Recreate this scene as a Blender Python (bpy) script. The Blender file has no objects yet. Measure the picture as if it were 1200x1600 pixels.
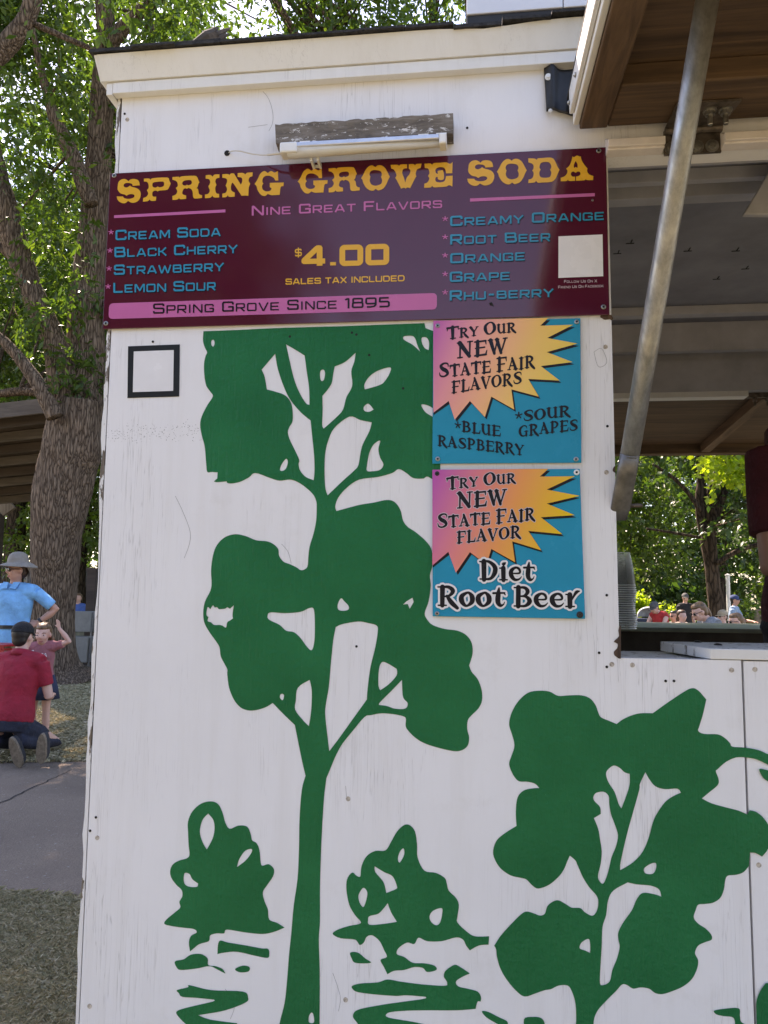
import bpy, bmesh, math, random
import numpy as np
from mathutils import Vector, Matrix, noise as mnoise
from mathutils.geometry import delaunay_2d_cdt

S = bpy.context.scene
COL = S.collection
R = math.radians
# ------------------------------------------------------------------ camera, sky, sun, exposure
FOC = 1200.0                       # focal length in pixels of the 1200x1600 photograph
YAW, PITCH, ROLL = R(6.732), R(5.686), R(0.5587)
CAMD, CAMH = 1.312, 1.50           # metres in front of the stand's wall, height of the lens
CAM = Vector((0, -CAMD, CAMH))
fw = Vector((-math.sin(YAW) * math.cos(PITCH), math.cos(YAW) * math.cos(PITCH), math.sin(PITCH)))
r0 = Vector((math.cos(YAW), math.sin(YAW), 0))
u0 = r0.cross(fw)
rt = math.cos(ROLL) * r0 + math.sin(ROLL) * u0
up = -math.sin(ROLL) * r0 + math.cos(ROLL) * u0
cd = bpy.data.cameras.new('camera')
cd.sensor_fit = 'HORIZONTAL'; cd.sensor_width = 36.0; cd.lens = 36.0 * FOC / 1200
cd.clip_start = 0.02; cd.clip_end = 2000
cam = bpy.data.objects.new('camera', cd); COL.objects.link(cam)
m = Matrix((rt, up, -fw)).transposed().to_4x4(); m.translation = CAM
cam.matrix_world = m
S.camera = cam

SUN_ELEV, SUN_AZ = R(52), R(-38)   # azimuth from +Y (into the picture), negative = left
W = bpy.data.worlds.new('World'); S.world = W; W.use_nodes = True
nt = W.node_tree
sky = nt.nodes.new('ShaderNodeTexSky'); sky.sky_type = 'NISHITA'; sky.sun_disc = False
sky.sun_elevation = SUN_ELEV; sky.sun_rotation = SUN_AZ
sky.air_density = 1.0; sky.dust_density = 0.6; sky.ozone_density = 1.5
nt.links.new(sky.outputs[0], nt.nodes['Background'].inputs[0])
nt.nodes['Background'].inputs[1].default_value = 0.15
sd = Vector((math.sin(SUN_AZ) * math.cos(SUN_ELEV), math.cos(SUN_AZ) * math.cos(SUN_ELEV), math.sin(SUN_ELEV)))
sl = bpy.data.lights.new('sun', 'SUN'); sl.energy = 4.4; sl.angle = R(0.5); sl.color = (1.0, 0.93, 0.82)
so = bpy.data.objects.new('sun', sl); COL.objects.link(so)
so.rotation_euler = sd.to_track_quat('Z', 'Y').to_euler(); so.location = (0, 0, 40)
S.view_settings.view_transform = 'Standard'; S.view_settings.look = 'None'
S.view_settings.gamma = 1.0; S.view_settings.exposure = 1.86
S.view_settings.use_white_balance = True; S.view_settings.white_balance_temperature = 7400; S.view_settings.white_balance_tint = 24
S.cycles.max_bounces = 8; S.cycles.diffuse_bounces = 4; S.cycles.transparent_max_bounces = 12
S.cycles.sample_clamp_indirect = 6

# ------------------------------------------------------------------ photograph pixel -> point on a plane of the place
def ray(px, py):
    return rt * ((px - 600) / FOC) - up * ((py - 800) / FOC) + fw
def onY(px, py, y=0.0):
    v = ray(px, py); return CAM + v * ((y - CAM.y) / v.y)
def onX(px, py, x):
    v = ray(px, py); return CAM + v * ((x - CAM.x) / v.x)
def onZ(px, py, z):
    v = ray(px, py); return CAM + v * ((z - CAM.z) / v.z)
def atD(px, py, d):                # d = metres from the lens along its axis
    return CAM + ray(px, py) * d
def wx(px, py): return onY(px, py).x
def wz(px, py): return onY(px, py).z

# ------------------------------------------------------------------ helpers
def worldloc(o):
    v = Vector((0, 0, 0))
    while o is not None:
        v += o.location; o = o.parent
    return v
def empty(name, loc, label=None, cat=None, group=None, parent=None):
    o = bpy.data.objects.new(name, None); COL.objects.link(o)
    o.empty_display_size = 0.1
    o.location = Vector(loc) - (worldloc(parent) if parent else Vector((0, 0, 0)))
    if parent: o.parent = parent
    return tag(o, label, cat, group)
def tag(o, label=None, cat=None, group=None, kind=None):
    if label: o['label'] = label
    if cat: o['category'] = cat
    if group: o['group'] = group
    if kind: o['kind'] = kind
    return o
def link(name, me, mat, parent=None, label=None, cat=None, group=None, kind=None, smooth=False, bevel=0):
    me.name = name
    if mat is not None:
        for q in (mat if isinstance(mat, (list, tuple)) else [mat]): me.materials.append(q)
    if parent is not None:
        me.transform(Matrix.Translation(-worldloc(parent)))
    o = bpy.data.objects.new(name, me); COL.objects.link(o)
    if parent is not None: o.parent = parent
    if smooth: me.polygons.foreach_set('use_smooth', [True] * len(me.polygons))
    if bevel:
        b = o.modifiers.new('bevel', 'BEVEL'); b.width = bevel; b.segments = 2; b.limit_method = 'ANGLE'; b.angle_limit = R(40)
    return tag(o, label, cat, group, kind)

class MB:
    def __init__(s): s.v = []; s.f = []; s.mi = []
    def add(s, vs, fs, mi=0):
        b = len(s.v); s.v += [tuple(v) for v in vs]
        s.f += [tuple(i + b for i in f) for f in fs]; s.mi += [mi] * len(fs); return s
    def hexa(s, c, mi=0):      # 8 corners: 0-3 bottom loop, 4-7 top loop (counter-clockwise from above)
        return s.add(c, [(3, 2, 1, 0), (4, 5, 6, 7), (0, 1, 5, 4), (1, 2, 6, 5), (2, 3, 7, 6), (3, 0, 4, 7)], mi)
    def box(s, x0, x1, y0, y1, z0, z1, mi=0):
        return s.hexa([(x0, y0, z0), (x1, y0, z0), (x1, y1, z0), (x0, y1, z0), (x0, y0, z1), (x1, y0, z1), (x1, y1, z1), (x0, y1, z1)], mi)
    def bar(s, a, b, w, h, upv=(0, 0, 1), mi=0):   # a rectangular bar from a to b
        a = Vector(a); b = Vector(b); d = (b - a).normalized(); sx = d.cross(Vector(upv)).normalized(); sz = sx.cross(d)
        c = []
        for e in (-.5, .5):
            c += [a - sx * w / 2 + sz * h * e, a + sx * w / 2 + sz * h * e, b + sx * w / 2 + sz * h * e, b - sx * w / 2 + sz * h * e]
        return s.hexa(c, mi)
    def tube(s, pts, rad, n=10, ref=None, mi=0, cap=True, dome=False):
        pts = [Vector(p) for p in pts]
        rad = [(r, r) if not isinstance(r, (tuple, list)) else r for r in (rad if isinstance(rad, (list, tuple)) else [rad] * len(pts))]
        ref = Vector(ref) if ref is not None else None
        b = len(s.v); prev = None
        for i, p in enumerate(pts):
            d = (pts[min(i + 1, len(pts) - 1)] - pts[max(i - 1, 0)])
            d = d.normalized() if d.length > 1e-9 else Vector((0, 0, 1))
            if ref is not None: x = ref - d * ref.dot(d)
            elif prev is not None: x = prev - d * prev.dot(d)
            else: x = d.orthogonal()
            if x.length < 1e-6: x = d.orthogonal()
            x.normalize(); prev = x; y = d.cross(x)
            for k in range(n):
                a = 2 * math.pi * k / n
                s.v.append(tuple(p + x * (math.cos(a) * rad[i][0]) + y * (math.sin(a) * rad[i][1])))
        for i in range(len(pts) - 1):
            for k in range(n):
                a = b + i * n + k; c = b + i * n + (k + 1) % n
                s.f.append((a, c, c + n, a + n)); s.mi.append(mi)
        if cap:
            s.f.append(tuple(b + k for k in reversed(range(n)))); s.mi.append(mi)
            e = b + (len(pts) - 1) * n
            s.f.append(tuple(e + k for k in range(n))); s.mi.append(mi)
        return s
    def ball(s, c, r, n=12, m=8, mi=0, rot=None):
        c = Vector(c); r = r if isinstance(r, (tuple, list)) else (r, r, r)
        b = len(s.v)
        P = []
        P.append(Vector((0, 0, -1)))
        for i in range(1, m):
            t = math.pi * i / m
            for k in range(n):
                a = 2 * math.pi * k / n
                P.append(Vector((math.sin(t) * math.cos(a), math.sin(t) * math.sin(a), -math.cos(t))))
        P.append(Vector((0, 0, 1)))
        for p in P:
            q = Vector((p.x * r[0], p.y * r[1], p.z * r[2]))
            if rot is not None: q = rot @ q
            s.v.append(tuple(c + q))
        F = []
        for k in range(n): F.append((0, 1 + (k + 1) % n, 1 + k))
        for i in range(m - 2):
            for k in range(n):
                a = 1 + i * n + k; d = 1 + i * n + (k + 1) % n
                F.append((a, d, d + n, a + n))
        L = len(P) - 1
        for k in range(n): F.append((L, 1 + (m - 2) * n + k, 1 + (m - 2) * n + (k + 1) % n))
        s.f += [tuple(i + b for i in f) for f in F]; s.mi += [mi] * len(F); return s
    def lathe(s, prof, c, axis=(0, 0, 1), n=20, mi=0):   # prof: (radius, height along the axis)
        ax = Vector(axis).normalized(); x = ax.orthogonal().normalized(); y = ax.cross(x); c = Vector(c); b = len(s.v)
        for (r, h) in prof:
            for k in range(n):
                a = 2 * math.pi * k / n
                s.v.append(tuple(c + ax * h + x * (r * math.cos(a)) + y * (r * math.sin(a))))
        for i in range(len(prof) - 1):
            for k in range(n):
                a = b + i * n + k; d = b + i * n + (k + 1) % n
                s.f.append((a, d, d + n, a + n)); s.mi.append(mi)
        if prof[0][0] > 1e-6: s.f.append(tuple(b + k for k in reversed(range(n)))); s.mi.append(mi)
        if prof[-1][0] > 1e-6:
            e = b + (len(prof) - 1) * n; s.f.append(tuple(e + k for k in range(n))); s.mi.append(mi)
        return s
    def quad(s, a, b, c, d, mi=0): return s.add([a, b, c, d], [(0, 1, 2, 3)], mi)
    def mesh(s, name='m'):
        me = bpy.data.meshes.new(name); me.from_pydata(s.v, [], s.f); me.update()
        if any(s.mi): me.polygons.foreach_set('material_index', s.mi)
        return me
    def build(s, name, mat, parent=None, label=None, cat=None, group=None, **k): return link(name, s.mesh(name), mat, parent, label, cat, group, **k)

def copy_tree(o, parent=None):
    c = o.copy(); COL.objects.link(c); c.parent = parent
    for ch in [q for q in bpy.data.objects if q.parent == o]: copy_tree(ch, c)
    return c

def smooth_loop(pts, step=3):
    """closed outline; points are (x, y) smooth or (x, y, 1) sharp corners"""
    n = len(pts); out = []
    for i in range(n):
        p1 = pts[i]; p2 = pts[(i + 1) % n]
        p0 = p1 if len(p1) > 2 else pts[i - 1]
        p3 = p2 if len(p2) > 2 else pts[(i + 2) % n]
        for k in range(step):
            t = k / step; t2 = t * t; t3 = t2 * t
            out.append(tuple(0.5 * (2 * p1[j] + (p2[j] - p0[j]) * t + (2 * p0[j] - 5 * p1[j] + 4 * p2[j] - p3[j]) * t2
                                    + (3 * p1[j] - p0[j] - 3 * p2[j] + p3[j]) * t3) for j in (0, 1)))
    return out

def fill(loops, rule='odd'):
    """2D fill of closed loops -> (verts, tris); rule odd = holes, nonzero = union"""
    vs = []; es = []
    for L in loops:
        b = len(vs); n = len(L)
        vs += [Vector((float(p[0]), float(p[1]))) for p in L]
        es += [(b + i, b + (i + 1) % n) for i in range(n)]
    r = delaunay_2d_cdt(vs, es, [], 0, 1e-6)
    V = np.array([(v.x, v.y) for v in r[0]]); T = np.array([f for f in r[2] if len(f) == 3])
    C = V[T].mean(1)
    wn = np.zeros(len(C), int)
    for L in loops:
        P = np.array([(p[0], p[1]) for p in L]); Q = np.roll(P, -1, 0)
        for a, b in zip(P, Q):
            side = (b[0] - a[0]) * (C[:, 1] - a[1]) - (C[:, 0] - a[0]) * (b[1] - a[1])
            wn += ((a[1] <= C[:, 1]) & (b[1] > C[:, 1]) & (side > 0)).astype(int)
            wn -= ((a[1] > C[:, 1]) & (b[1] <= C[:, 1]) & (side < 0)).astype(int)
    keep = (wn % 2 != 0) if rule == 'odd' else (wn != 0)
    return V, T[keep]

def onwall(V, T, y, mb, mi=0):
    """2D pixel-space fill -> triangles lying on the wall plane at depth y"""
    pts = []
    for (a, b) in V:
        p = onY(a, b, 0.0); pts.append((p.x, y, p.z))
    fs = []
    for t in T:
        a, b, c = (pts[i] for i in t)
        ar = (b[0] - a[0]) * (c[2] - a[2]) - (c[0] - a[0]) * (b[2] - a[2])
        fs.append(tuple(t) if ar > 0 else tuple(reversed(tuple(t))))
    used = sorted({i for f in fs for i in f}); mp = {u: k for k, u in enumerate(used)}
    mb.add([pts[i] for i in used], [tuple(mp[i] for i in f) for f in fs], mi)

# ------------------------------------------------------------------ materials
MATS = {}
def new_mat(name):
    m = bpy.data.materials.new(name); m.use_nodes = True; MATS[name] = m
    return m, m.node_tree, m.node_tree.nodes['Principled BSDF']
def N(nt, t, **k):
    n = nt.nodes.new(t)
    for a, b in k.items():
        if a.startswith('i_'):
            key = a[2:]; n.inputs[int(key) if key.isdigit() else key.replace('_', ' ')].default_value = b
        else: setattr(n, a, b)
    return n
def coords(nt, scale=(1, 1, 1), kind='Object'):
    tc = N(nt, 'ShaderNodeTexCoord'); mp = N(nt, 'ShaderNodeMapping')
    mp.inputs['Scale'].default_value = scale
    nt.links.new(tc.outputs[kind], mp.inputs[0]); return mp.outputs[0]
def ramp(nt, src, stops):
    r = N(nt, 'ShaderNodeValToRGB'); e = r.color_ramp.elements
    while len(e) < len(stops): e.new(0.5)
    for q, (p, c) in zip(e, stops):
        q.position = p; q.color = (*c, 1) if len(c) == 3 else c
    nt.links.new(src, r.inputs[0]); return r
def mixc(nt, fac, a, b):
    x = N(nt, 'ShaderNodeMix', data_type='RGBA')
    if isinstance(fac, (int, float)): x.inputs[0].default_value = fac
    else: nt.links.new(fac, x.inputs[0])
    for s, v in ((6, a), (7, b)):
        if isinstance(v, tuple): x.inputs[s].default_value = (*v, 1)
        else: nt.links.new(v, x.inputs[s])
    return x.outputs[2]
def mulc(nt, a, b, fac=1.0):
    x = N(nt, 'ShaderNodeMix', data_type='RGBA', blend_type='MULTIPLY'); x.inputs[0].default_value = fac
    nt.links.new(a, x.inputs[6])
    if isinstance(b, tuple): x.inputs[7].default_value = (*b, 1)
    else: nt.links.new(b, x.inputs[7])
    return x.outputs[2]
def noise(nt, vec, scale, detail=4, rough=.55, dist=0):
    n = N(nt, 'ShaderNodeTexNoise'); n.inputs['Scale'].default_value = scale; n.inputs['Detail'].default_value = detail
    n.inputs['Roughness'].default_value = rough; n.inputs['Distortion'].default_value = dist
    nt.links.new(vec, n.inputs['Vector']); return n.outputs['Fac']
def bump(nt, bsdf, h, strength=.3, dist=.01):
    b = N(nt, 'ShaderNodeBump'); b.inputs['Strength'].default_value = strength; b.inputs['Distance'].default_value = dist
    nt.links.new(h, b.inputs['Height']); nt.links.new(b.outputs[0], bsdf.inputs['Normal']); return b
def M(name, col, rough=.6, var=.12, vscale=12, bmp=.15, bscale=60, bdist=.002, stretch=(1, 1, 1), metal=0, spec=.5, col2=None):
    if name in MATS: return MATS[name]
    m, nt, b = new_mat(name)
    v = coords(nt, stretch)
    n1 = noise(nt, v, vscale, 5, .6)
    c2 = col2 or tuple(c * (1 - var * 2.2) for c in col)
    c1 = tuple(min(1, c * (1 + var)) for c in col) if col2 is None else col
    r = ramp(nt, n1, [(.3, c2), (.7, c1)])
    nt.links.new(r.outputs[0], b.inputs['Base Color'])
    b.inputs['Roughness'].default_value = rough; b.inputs['Metallic'].default_value = metal
    b.inputs['Specular IOR Level'].default_value = spec
    if bmp: bump(nt, b, noise(nt, v, bscale, 4, .6), bmp, bdist)
    return m

def wall_paint(name, tint=(.80, .79, .80), crack=1.0, wear=0.0, wood=(.20, .16, .125)):
    m, nt, b = new_mat(name)
    v = coords(nt)
    big = noise(nt, v, 3.2, 4, .6)
    base = ramp(nt, big, [(.25, tuple(c * .93 for c in tint)), (.75, tint)]).outputs[0]
    # faint grime: vertical streaks and soft smudges
    vs = coords(nt, (14, 14, .8)); st = noise(nt, vs, 2.2, 5, .65)
    base = mulc(nt, base, ramp(nt, st, [(.30, (.86, .84, .80)), (.52, (1, 1, 1))]).outputs[0], .28)
    sm = noise(nt, v, 9, 6, .7)
    base = mulc(nt, base, ramp(nt, sm, [(.24, (.80, .78, .74)), (.42, (1, 1, 1))]).outputs[0], .35)
    # checked (split) paint: thin broken vertical lines
    vc = coords(nt, (75, 75, 2.3)); cn = noise(nt, vc, 1.5, 3, .5, .15)
    ab = N(nt, 'ShaderNodeMath', operation='SUBTRACT', i_1=.5); nt.links.new(cn, ab.inputs[0])
    ab2 = N(nt, 'ShaderNodeMath', operation='ABSOLUTE'); nt.links.new(ab.outputs[0], ab2.inputs[0])
    line = ramp(nt, ab2.outputs[0], [(0.0, (1, 1, 1)), (.014, (0, 0, 0))]).outputs[0]
    vm = coords(nt, (5, 5, 2.2)); mk = noise(nt, vm, 1.6, 3, .6)
    msk = ramp(nt, mk, [(.50, (0, 0, 0)), (.66, (1, 1, 1))]).outputs[0]
    lm = mulc(nt, line, msk)
    fac = N(nt, 'ShaderNodeMath', operation='MULTIPLY', i_1=.42 * crack); nt.links.new(lm, fac.inputs[0])
    base = mixc(nt, fac.outputs[0], base, (.34, .32, .31))
    hgt_src = lm
    if wear:
        vw = coords(nt, (26, 26, 5)); wn = noise(nt, vw, 2.0, 6, .68)
        wm = ramp(nt, wn, [(.60 - wear * .16, (0, 0, 0)), (.62 - wear * .16, (1, 1, 1))]).outputs[0]
        wc = ramp(nt, noise(nt, coords(nt, (90, 90, 6)), 2, 4), [(.3, tuple(c * .35 for c in wood)), (.65, wood)]).outputs[0]
        base = mixc(nt, wm, base, wc)
    nt.links.new(base, b.inputs['Base Color'])
    b.inputs['Roughness'].default_value = .5; b.inputs['Specular IOR Level'].default_value = .4
    # brush strokes + cracks
    bs = noise(nt, coords(nt, (120, 120, 9)), 1.8, 4, .6)
    h = N(nt, 'ShaderNodeMath', operation='MULTIPLY_ADD', i_1=-.9); nt.links.new(lm, h.inputs[0]); nt.links.new(bs, h.inputs[2])
    bump(nt, b, h.outputs[0], .35, .0012)
    return m
WHITE = wall_paint('white_paint')
WHITE_TRIM = wall_paint('white_trim_paint', (.80, .79, .76), .8)
WHITE_SILL = wall_paint('white_sill_paint', (.74, .73, .71), .6, .12, (.30, .26, .22))
WHITE_WORN = wall_paint('worn_white_paint', (.76, .75, .74), 1.0, .50)

def green_paint():
    m, nt, b = new_mat('green_gloss_paint'); v = coords(nt)
    n = noise(nt, v, 7, 4)
    c = ramp(nt, n, [(.25, (.0030, .122, .041)), (.75, (.007, .162, .057))]).outputs[0]
    sp = noise(nt, v, 240, 2, .5)
    c = mixc(nt, ramp(nt, sp, [(.74, (0, 0, 0)), (.80, (1, 1, 1))]).outputs[0], c, (.03, .19, .10))
    nt.links.new(c, b.inputs['Base Color']); b.inputs['Roughness'].default_value = .34; b.inputs['Specular IOR Level'].default_value = .14
    a = noise(nt, v, 105, 3, .6); s2 = noise(nt, coords(nt, (150, 150, 12)), 1.6, 3)
    ad = N(nt, 'ShaderNodeMath', operation='ADD'); nt.links.new(a, ad.inputs[0]); nt.links.new(s2, ad.inputs[1])
    bump(nt, b, ad.outputs[0], .75, .0035); return m
GREEN = green_paint()

def wood(name, dark, light, axis=0, scale=1.0, rough=.7, bstr=.5, knots=True):
    m, nt, b = new_mat(name)
    st = [60 * scale] * 3; st[axis] = 3.2 * scale
    v = coords(nt, tuple(st)); g = noise(nt, v, 1.0, 6, .65, .6)
    st2 = [9 * scale] * 3; st2[axis] = 1.2 * scale
    g2 = noise(nt, coords(nt, tuple(st2)), 1.0, 4, .6, .8)
    mid = tuple((a + c) / 2 for a, c in zip(dark, light))
    c1 = ramp(nt, g, [(.25, dark), (.5, mid), (.72, light)]).outputs[0]
    c1 = mulc(nt, c1, ramp(nt, g2, [(.25, (.45, .42, .40)), (.6, (1, 1, 1))]).outputs[0], .8)
    nt.links.new(c1, b.inputs['Base Color']); b.inputs['Roughness'].default_value = rough
    bump(nt, b, g, bstr, .002); return m
BROWN_Y = wood('brown_stained_wood', (.055, .032, .018), (.20, .118, .066), 1)
BROWN_X = wood('brown_plywood', (.045, .026, .015), (.17, .100, .054), 0)
GREYWOOD = wood('weathered_grey_wood', (.07, .06, .05), (.28, .255, .225), 0, 1.6, .85, .9)
DARKWOOD = wood('dark_brown_timber', (.030, .020, .015), (.075, .052, .040), 0, .25, .75)
TANWOOD = wood('pale_weathered_timber', (.14, .10, .065), (.34, .26, .18), 2, .3, .8)

def metal_pipe():
    m, nt, b = new_mat('galvanised_steel'); v = coords(nt)
    n = noise(nt, coords(nt, (40, 40, 12)), 1.5, 6, .7)
    nt.links.new(ramp(nt, n, [(.3, (.22, .22, .21)), (.7, (.44, .43, .41))]).outputs[0], b.inputs['Base Color'])
    b.inputs['Metallic'].default_value = .75
    nt.links.new(ramp(nt, noise(nt, v, 30, 5), [(.3, (.38,) * 3), (.7, (.6,) * 3)]).outputs[0], b.inputs['Roughness'])
    bump(nt, b, noise(nt, v, 120, 4), .15, .001); return m
GALV = metal_pipe()
STEEL = M('rusty_steel', (.16, .13, .11), .55, .3, 60, .3, 150, .001, metal=.6)
SCREW = M('screw_metal', (.36, .35, .33), .35, .2, 120, .1, 200, .0005, metal=.9)
HOLE = M('dark_hole', (.012, .010, .009), .9, .2, 50, 0)
SHINGLE = M('asphalt_shingle', (.035, .033, .032), .9, .35, 90, .8, 260, .003)
RUBBER = M('black_rubber', (.016, .016, .018), .55, .25, 14, .3, 60, .003)
WPLASTIC = M('white_plastic', (.78, .78, .76), .3, .05, 20, .05, 80, .0005)
BLACK = M('black_print', (.012, .012, .014), .35, .15, 30, .05, 80, .0002)
# ------------------------------------------------------------------ lettering: glyphs drawn as strokes or outlines, filled as flat paint
def arc_pts(pts, closed=False, step=4):
    n = len(pts); out = []
    rng = range(n) if closed else range(n - 1)
    g = (lambda i: pts[i % n]) if closed else (lambda i: pts[max(0, min(n - 1, i))])
    for i in rng:
        p0, p1, p2, p3 = g(i - 1), g(i), g(i + 1), g(i + 2)
        for k in range(step):
            t = k / step; t2 = t * t; t3 = t2 * t
            out.append(tuple(.5 * (2 * p1[j] + (p2[j] - p0[j]) * t + (2 * p0[j] - 5 * p1[j] + 4 * p2[j] - p3[j]) * t2 + (3 * p1[j] - p0[j] - 3 * p2[j] + p3[j]) * t3) for j in range(3)))
    out.append(tuple(pts[0]) if closed else tuple(pts[-1])); return out
def stroke_loops(pts, extra=0.0, joint=8, ends=False):
    """pts: (x, y, width) -> counter-clockwise quads and joint discs"""
    L = []
    for i in range(len(pts) - 1):
        (x0, y0, w0), (x1, y1, w1) = pts[i], pts[i + 1]
        d = math.hypot(x1 - x0, y1 - y0)
        if d < 1e-6: continue
        nx, ny = -(y1 - y0) / d, (x1 - x0) / d; a = w0 / 2 + extra; b = w1 / 2 + extra
        q = [(x0 - nx * a, y0 - ny * a), (x1 - nx * b, y1 - ny * b), (x1 + nx * b, y1 + ny * b), (x0 + nx * a, y0 + ny * a)]
        L.append(q)
    rng = range(len(pts)) if (ends or extra) else range(1, len(pts) - 1)
    for i in rng:
        x, y, w = pts[i]; r = (w / 2 + extra) * .995; ph = .13 * i
        L.append([(x + r * math.cos(ph + 2 * math.pi * k / joint), y + r * math.sin(ph + 2 * math.pi * k / joint)) for k in range(joint)])
    return L
a_, t_ = .085, .915
GOTH = {   # square gothic capitals: width, polylines on a 1-high body
 'A': (1.12, [[(.07, 0), (.47, t_), (.65, t_), (1.05, 0)], [(.22, .29), (.9, .29)]]),
 'B': (1.05, [[(a_, a_), (a_, t_), (.84, t_), (.91, .85), (.91, .60), (.85, .53), (a_, .53)], [(.85, .53), (.96, .45), (.96, .16), (.89, a_), (a_, a_)]]),
 'C': (1.05, [[(.96, .66), (.96, .84), (.90, t_), (.15, t_), (a_, .84), (a_, .16), (.15, a_), (.90, a_), (.96, .16), (.96, .32)]]),
 'D': (1.08, [[(a_, a_), (a_, t_), (.82, t_), (.99, .74), (.99, .26), (.82, a_), (a_, a_)]]),
 'E': (1.0, [[(.96, t_), (a_, t_), (a_, a_), (.96, a_)], [(a_, .5), (.88, .5)]]),
 'F': (.95, [[(.93, t_), (a_, t_), (a_, 0)], [(a_, .48), (.84, .48)]]),
 'G': (1.06, [[(.96, .68), (.96, .84), (.90, t_), (.15, t_), (a_, .84), (a_, .16), (.15, a_), (.97, a_), (.97, .47), (.55, .47)]]),
 'H': (1.06, [[(a_, 0), (a_, 1)], [(.97, 0), (.97, 1)], [(a_, .5), (.97, .5)]]),
 'I': (.30, [[(.15, 0), (.15, 1)]]),
 'K': (1.0, [[(a_, 0), (a_, 1)], [(.92, 1), (.42, .52), (.95, 0)], [(a_, .52), (.42, .52)]]),
 'L': (.92, [[(a_, 1), (a_, a_), (.9, a_)]]),
 'M': (1.22, [[(a_, 0), (a_, .94), (.18, .94), (.61, .22), (1.04, .94), (1.135, .94), (1.135, 0)]]),
 'N': (1.08, [[(a_, 0), (a_, .94), (.16, .94), (.92, .06), (.995, .06), (.995, 1)]]),
 'O': (1.08, [[(.5, t_), (.15, t_), (a_, .84), (a_, .16), (.15, a_), (.92, a_), (.99, .16), (.99, .84), (.92, t_), (.5, t_)]]),
 'P': (1.0, [[(a_, 0), (a_, t_), (.87, t_), (.94, .85), (.94, .50), (.87, .42), (a_, .42)]]),
 'R': (1.04, [[(a_, 0), (a_, t_), (.87, t_), (.94, .85), (.94, .52), (.87, .44), (a_, .44)], [(.52, .44), (.97, .02)]]),
 'S': (1.02, [[(.92, .72), (.92, .85), (.86, t_), (.15, t_), (a_, .85), (a_, .60), (.15, .53), (.88, .50), (.94, .43), (.94, .15), (.88, a_), (.13, a_), (.07, .15), (.07, .28)]]),
 'T': (1.0, [[(.02, t_), (.98, t_)], [(.5, t_), (.5, 0)]]),
 'U': (1.06, [[(a_, 1), (a_, .16), (.15, a_), (.90, a_), (.97, .16), (.97, 1)]]),
 'V': (1.1, [[(.06, 1), (.5, .05), (.6, .05), (1.04, 1)]]),
 'W': (1.5, [[(.06, 1), (.36, .06), (.43, .06), (.75, .86), (1.07, .06), (1.14, .06), (1.44, 1)]]),
 'X': (1.05, [[(.06, 0), (.99, 1)], [(.06, 1), (.99, 0)]]),
 'Y': (1.08, [[(.05, 1), (.54, .46), (1.03, 1)], [(.54, .46), (.54, 0)]]),
 '0': (1.02, [[(.5, t_), (.15, t_), (a_, .84), (a_, .16), (.15, a_), (.86, a_), (.93, .16), (.93, .84), (.86, t_), (.5, t_)]]),
 '1': (.46, [[(.02, .82), (.2, t_), (.32, t_), (.32, 0)]]),
 '4': (1.08, [[(.80, 0), (.80, .93), (.70, .93), (.08, .30), (.08, .24), (1.06, .24)]]),
 '5': (1.0, [[(.90, t_), (.12, t_), (.10, .56), (.80, .56), (.92, .46), (.92, .16), (.82, a_), (.08, a_)]]),
 '8': (1.02, [[(.5, .53), (.14, .53), (.11, .60), (.11, .86), (.17, t_), (.85, t_), (.91, .86), (.91, .6), (.86, .53), (.5, .53)], [(.5, .53), (.14, .53), (.07, .44), (.07, .15), (.14, a_), (.88, a_), (.95, .15), (.95, .44), (.86, .53)]]),
 '9': (1.02, [[(.93, .40), (.15, .40), (a_, .48), (a_, .84), (.15, t_), (.86, t_), (.93, .84), (.93, .3), (.80, .14), (.45, a_), (.15, a_)]]),
 '.': (.30, [[(.15, 0), (.15, .17)]]), '-': (.6, [[(.08, .45), (.52, .45)]]),
 '$': (.9, [[(.82, .74), (.75, .86), (.16, .86), (.08, .78), (.08, .58), (.16, .5), (.74, .5), (.82, .42), (.82, .22), (.74, .14), (.14, .14), (.07, .25)], [(.45, -.08), (.45, 1.08)]]),
}
f_ = .055
def ser(x0, x1, y, w=f_): return [(x0, y, w), (x1, y, w)]
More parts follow.
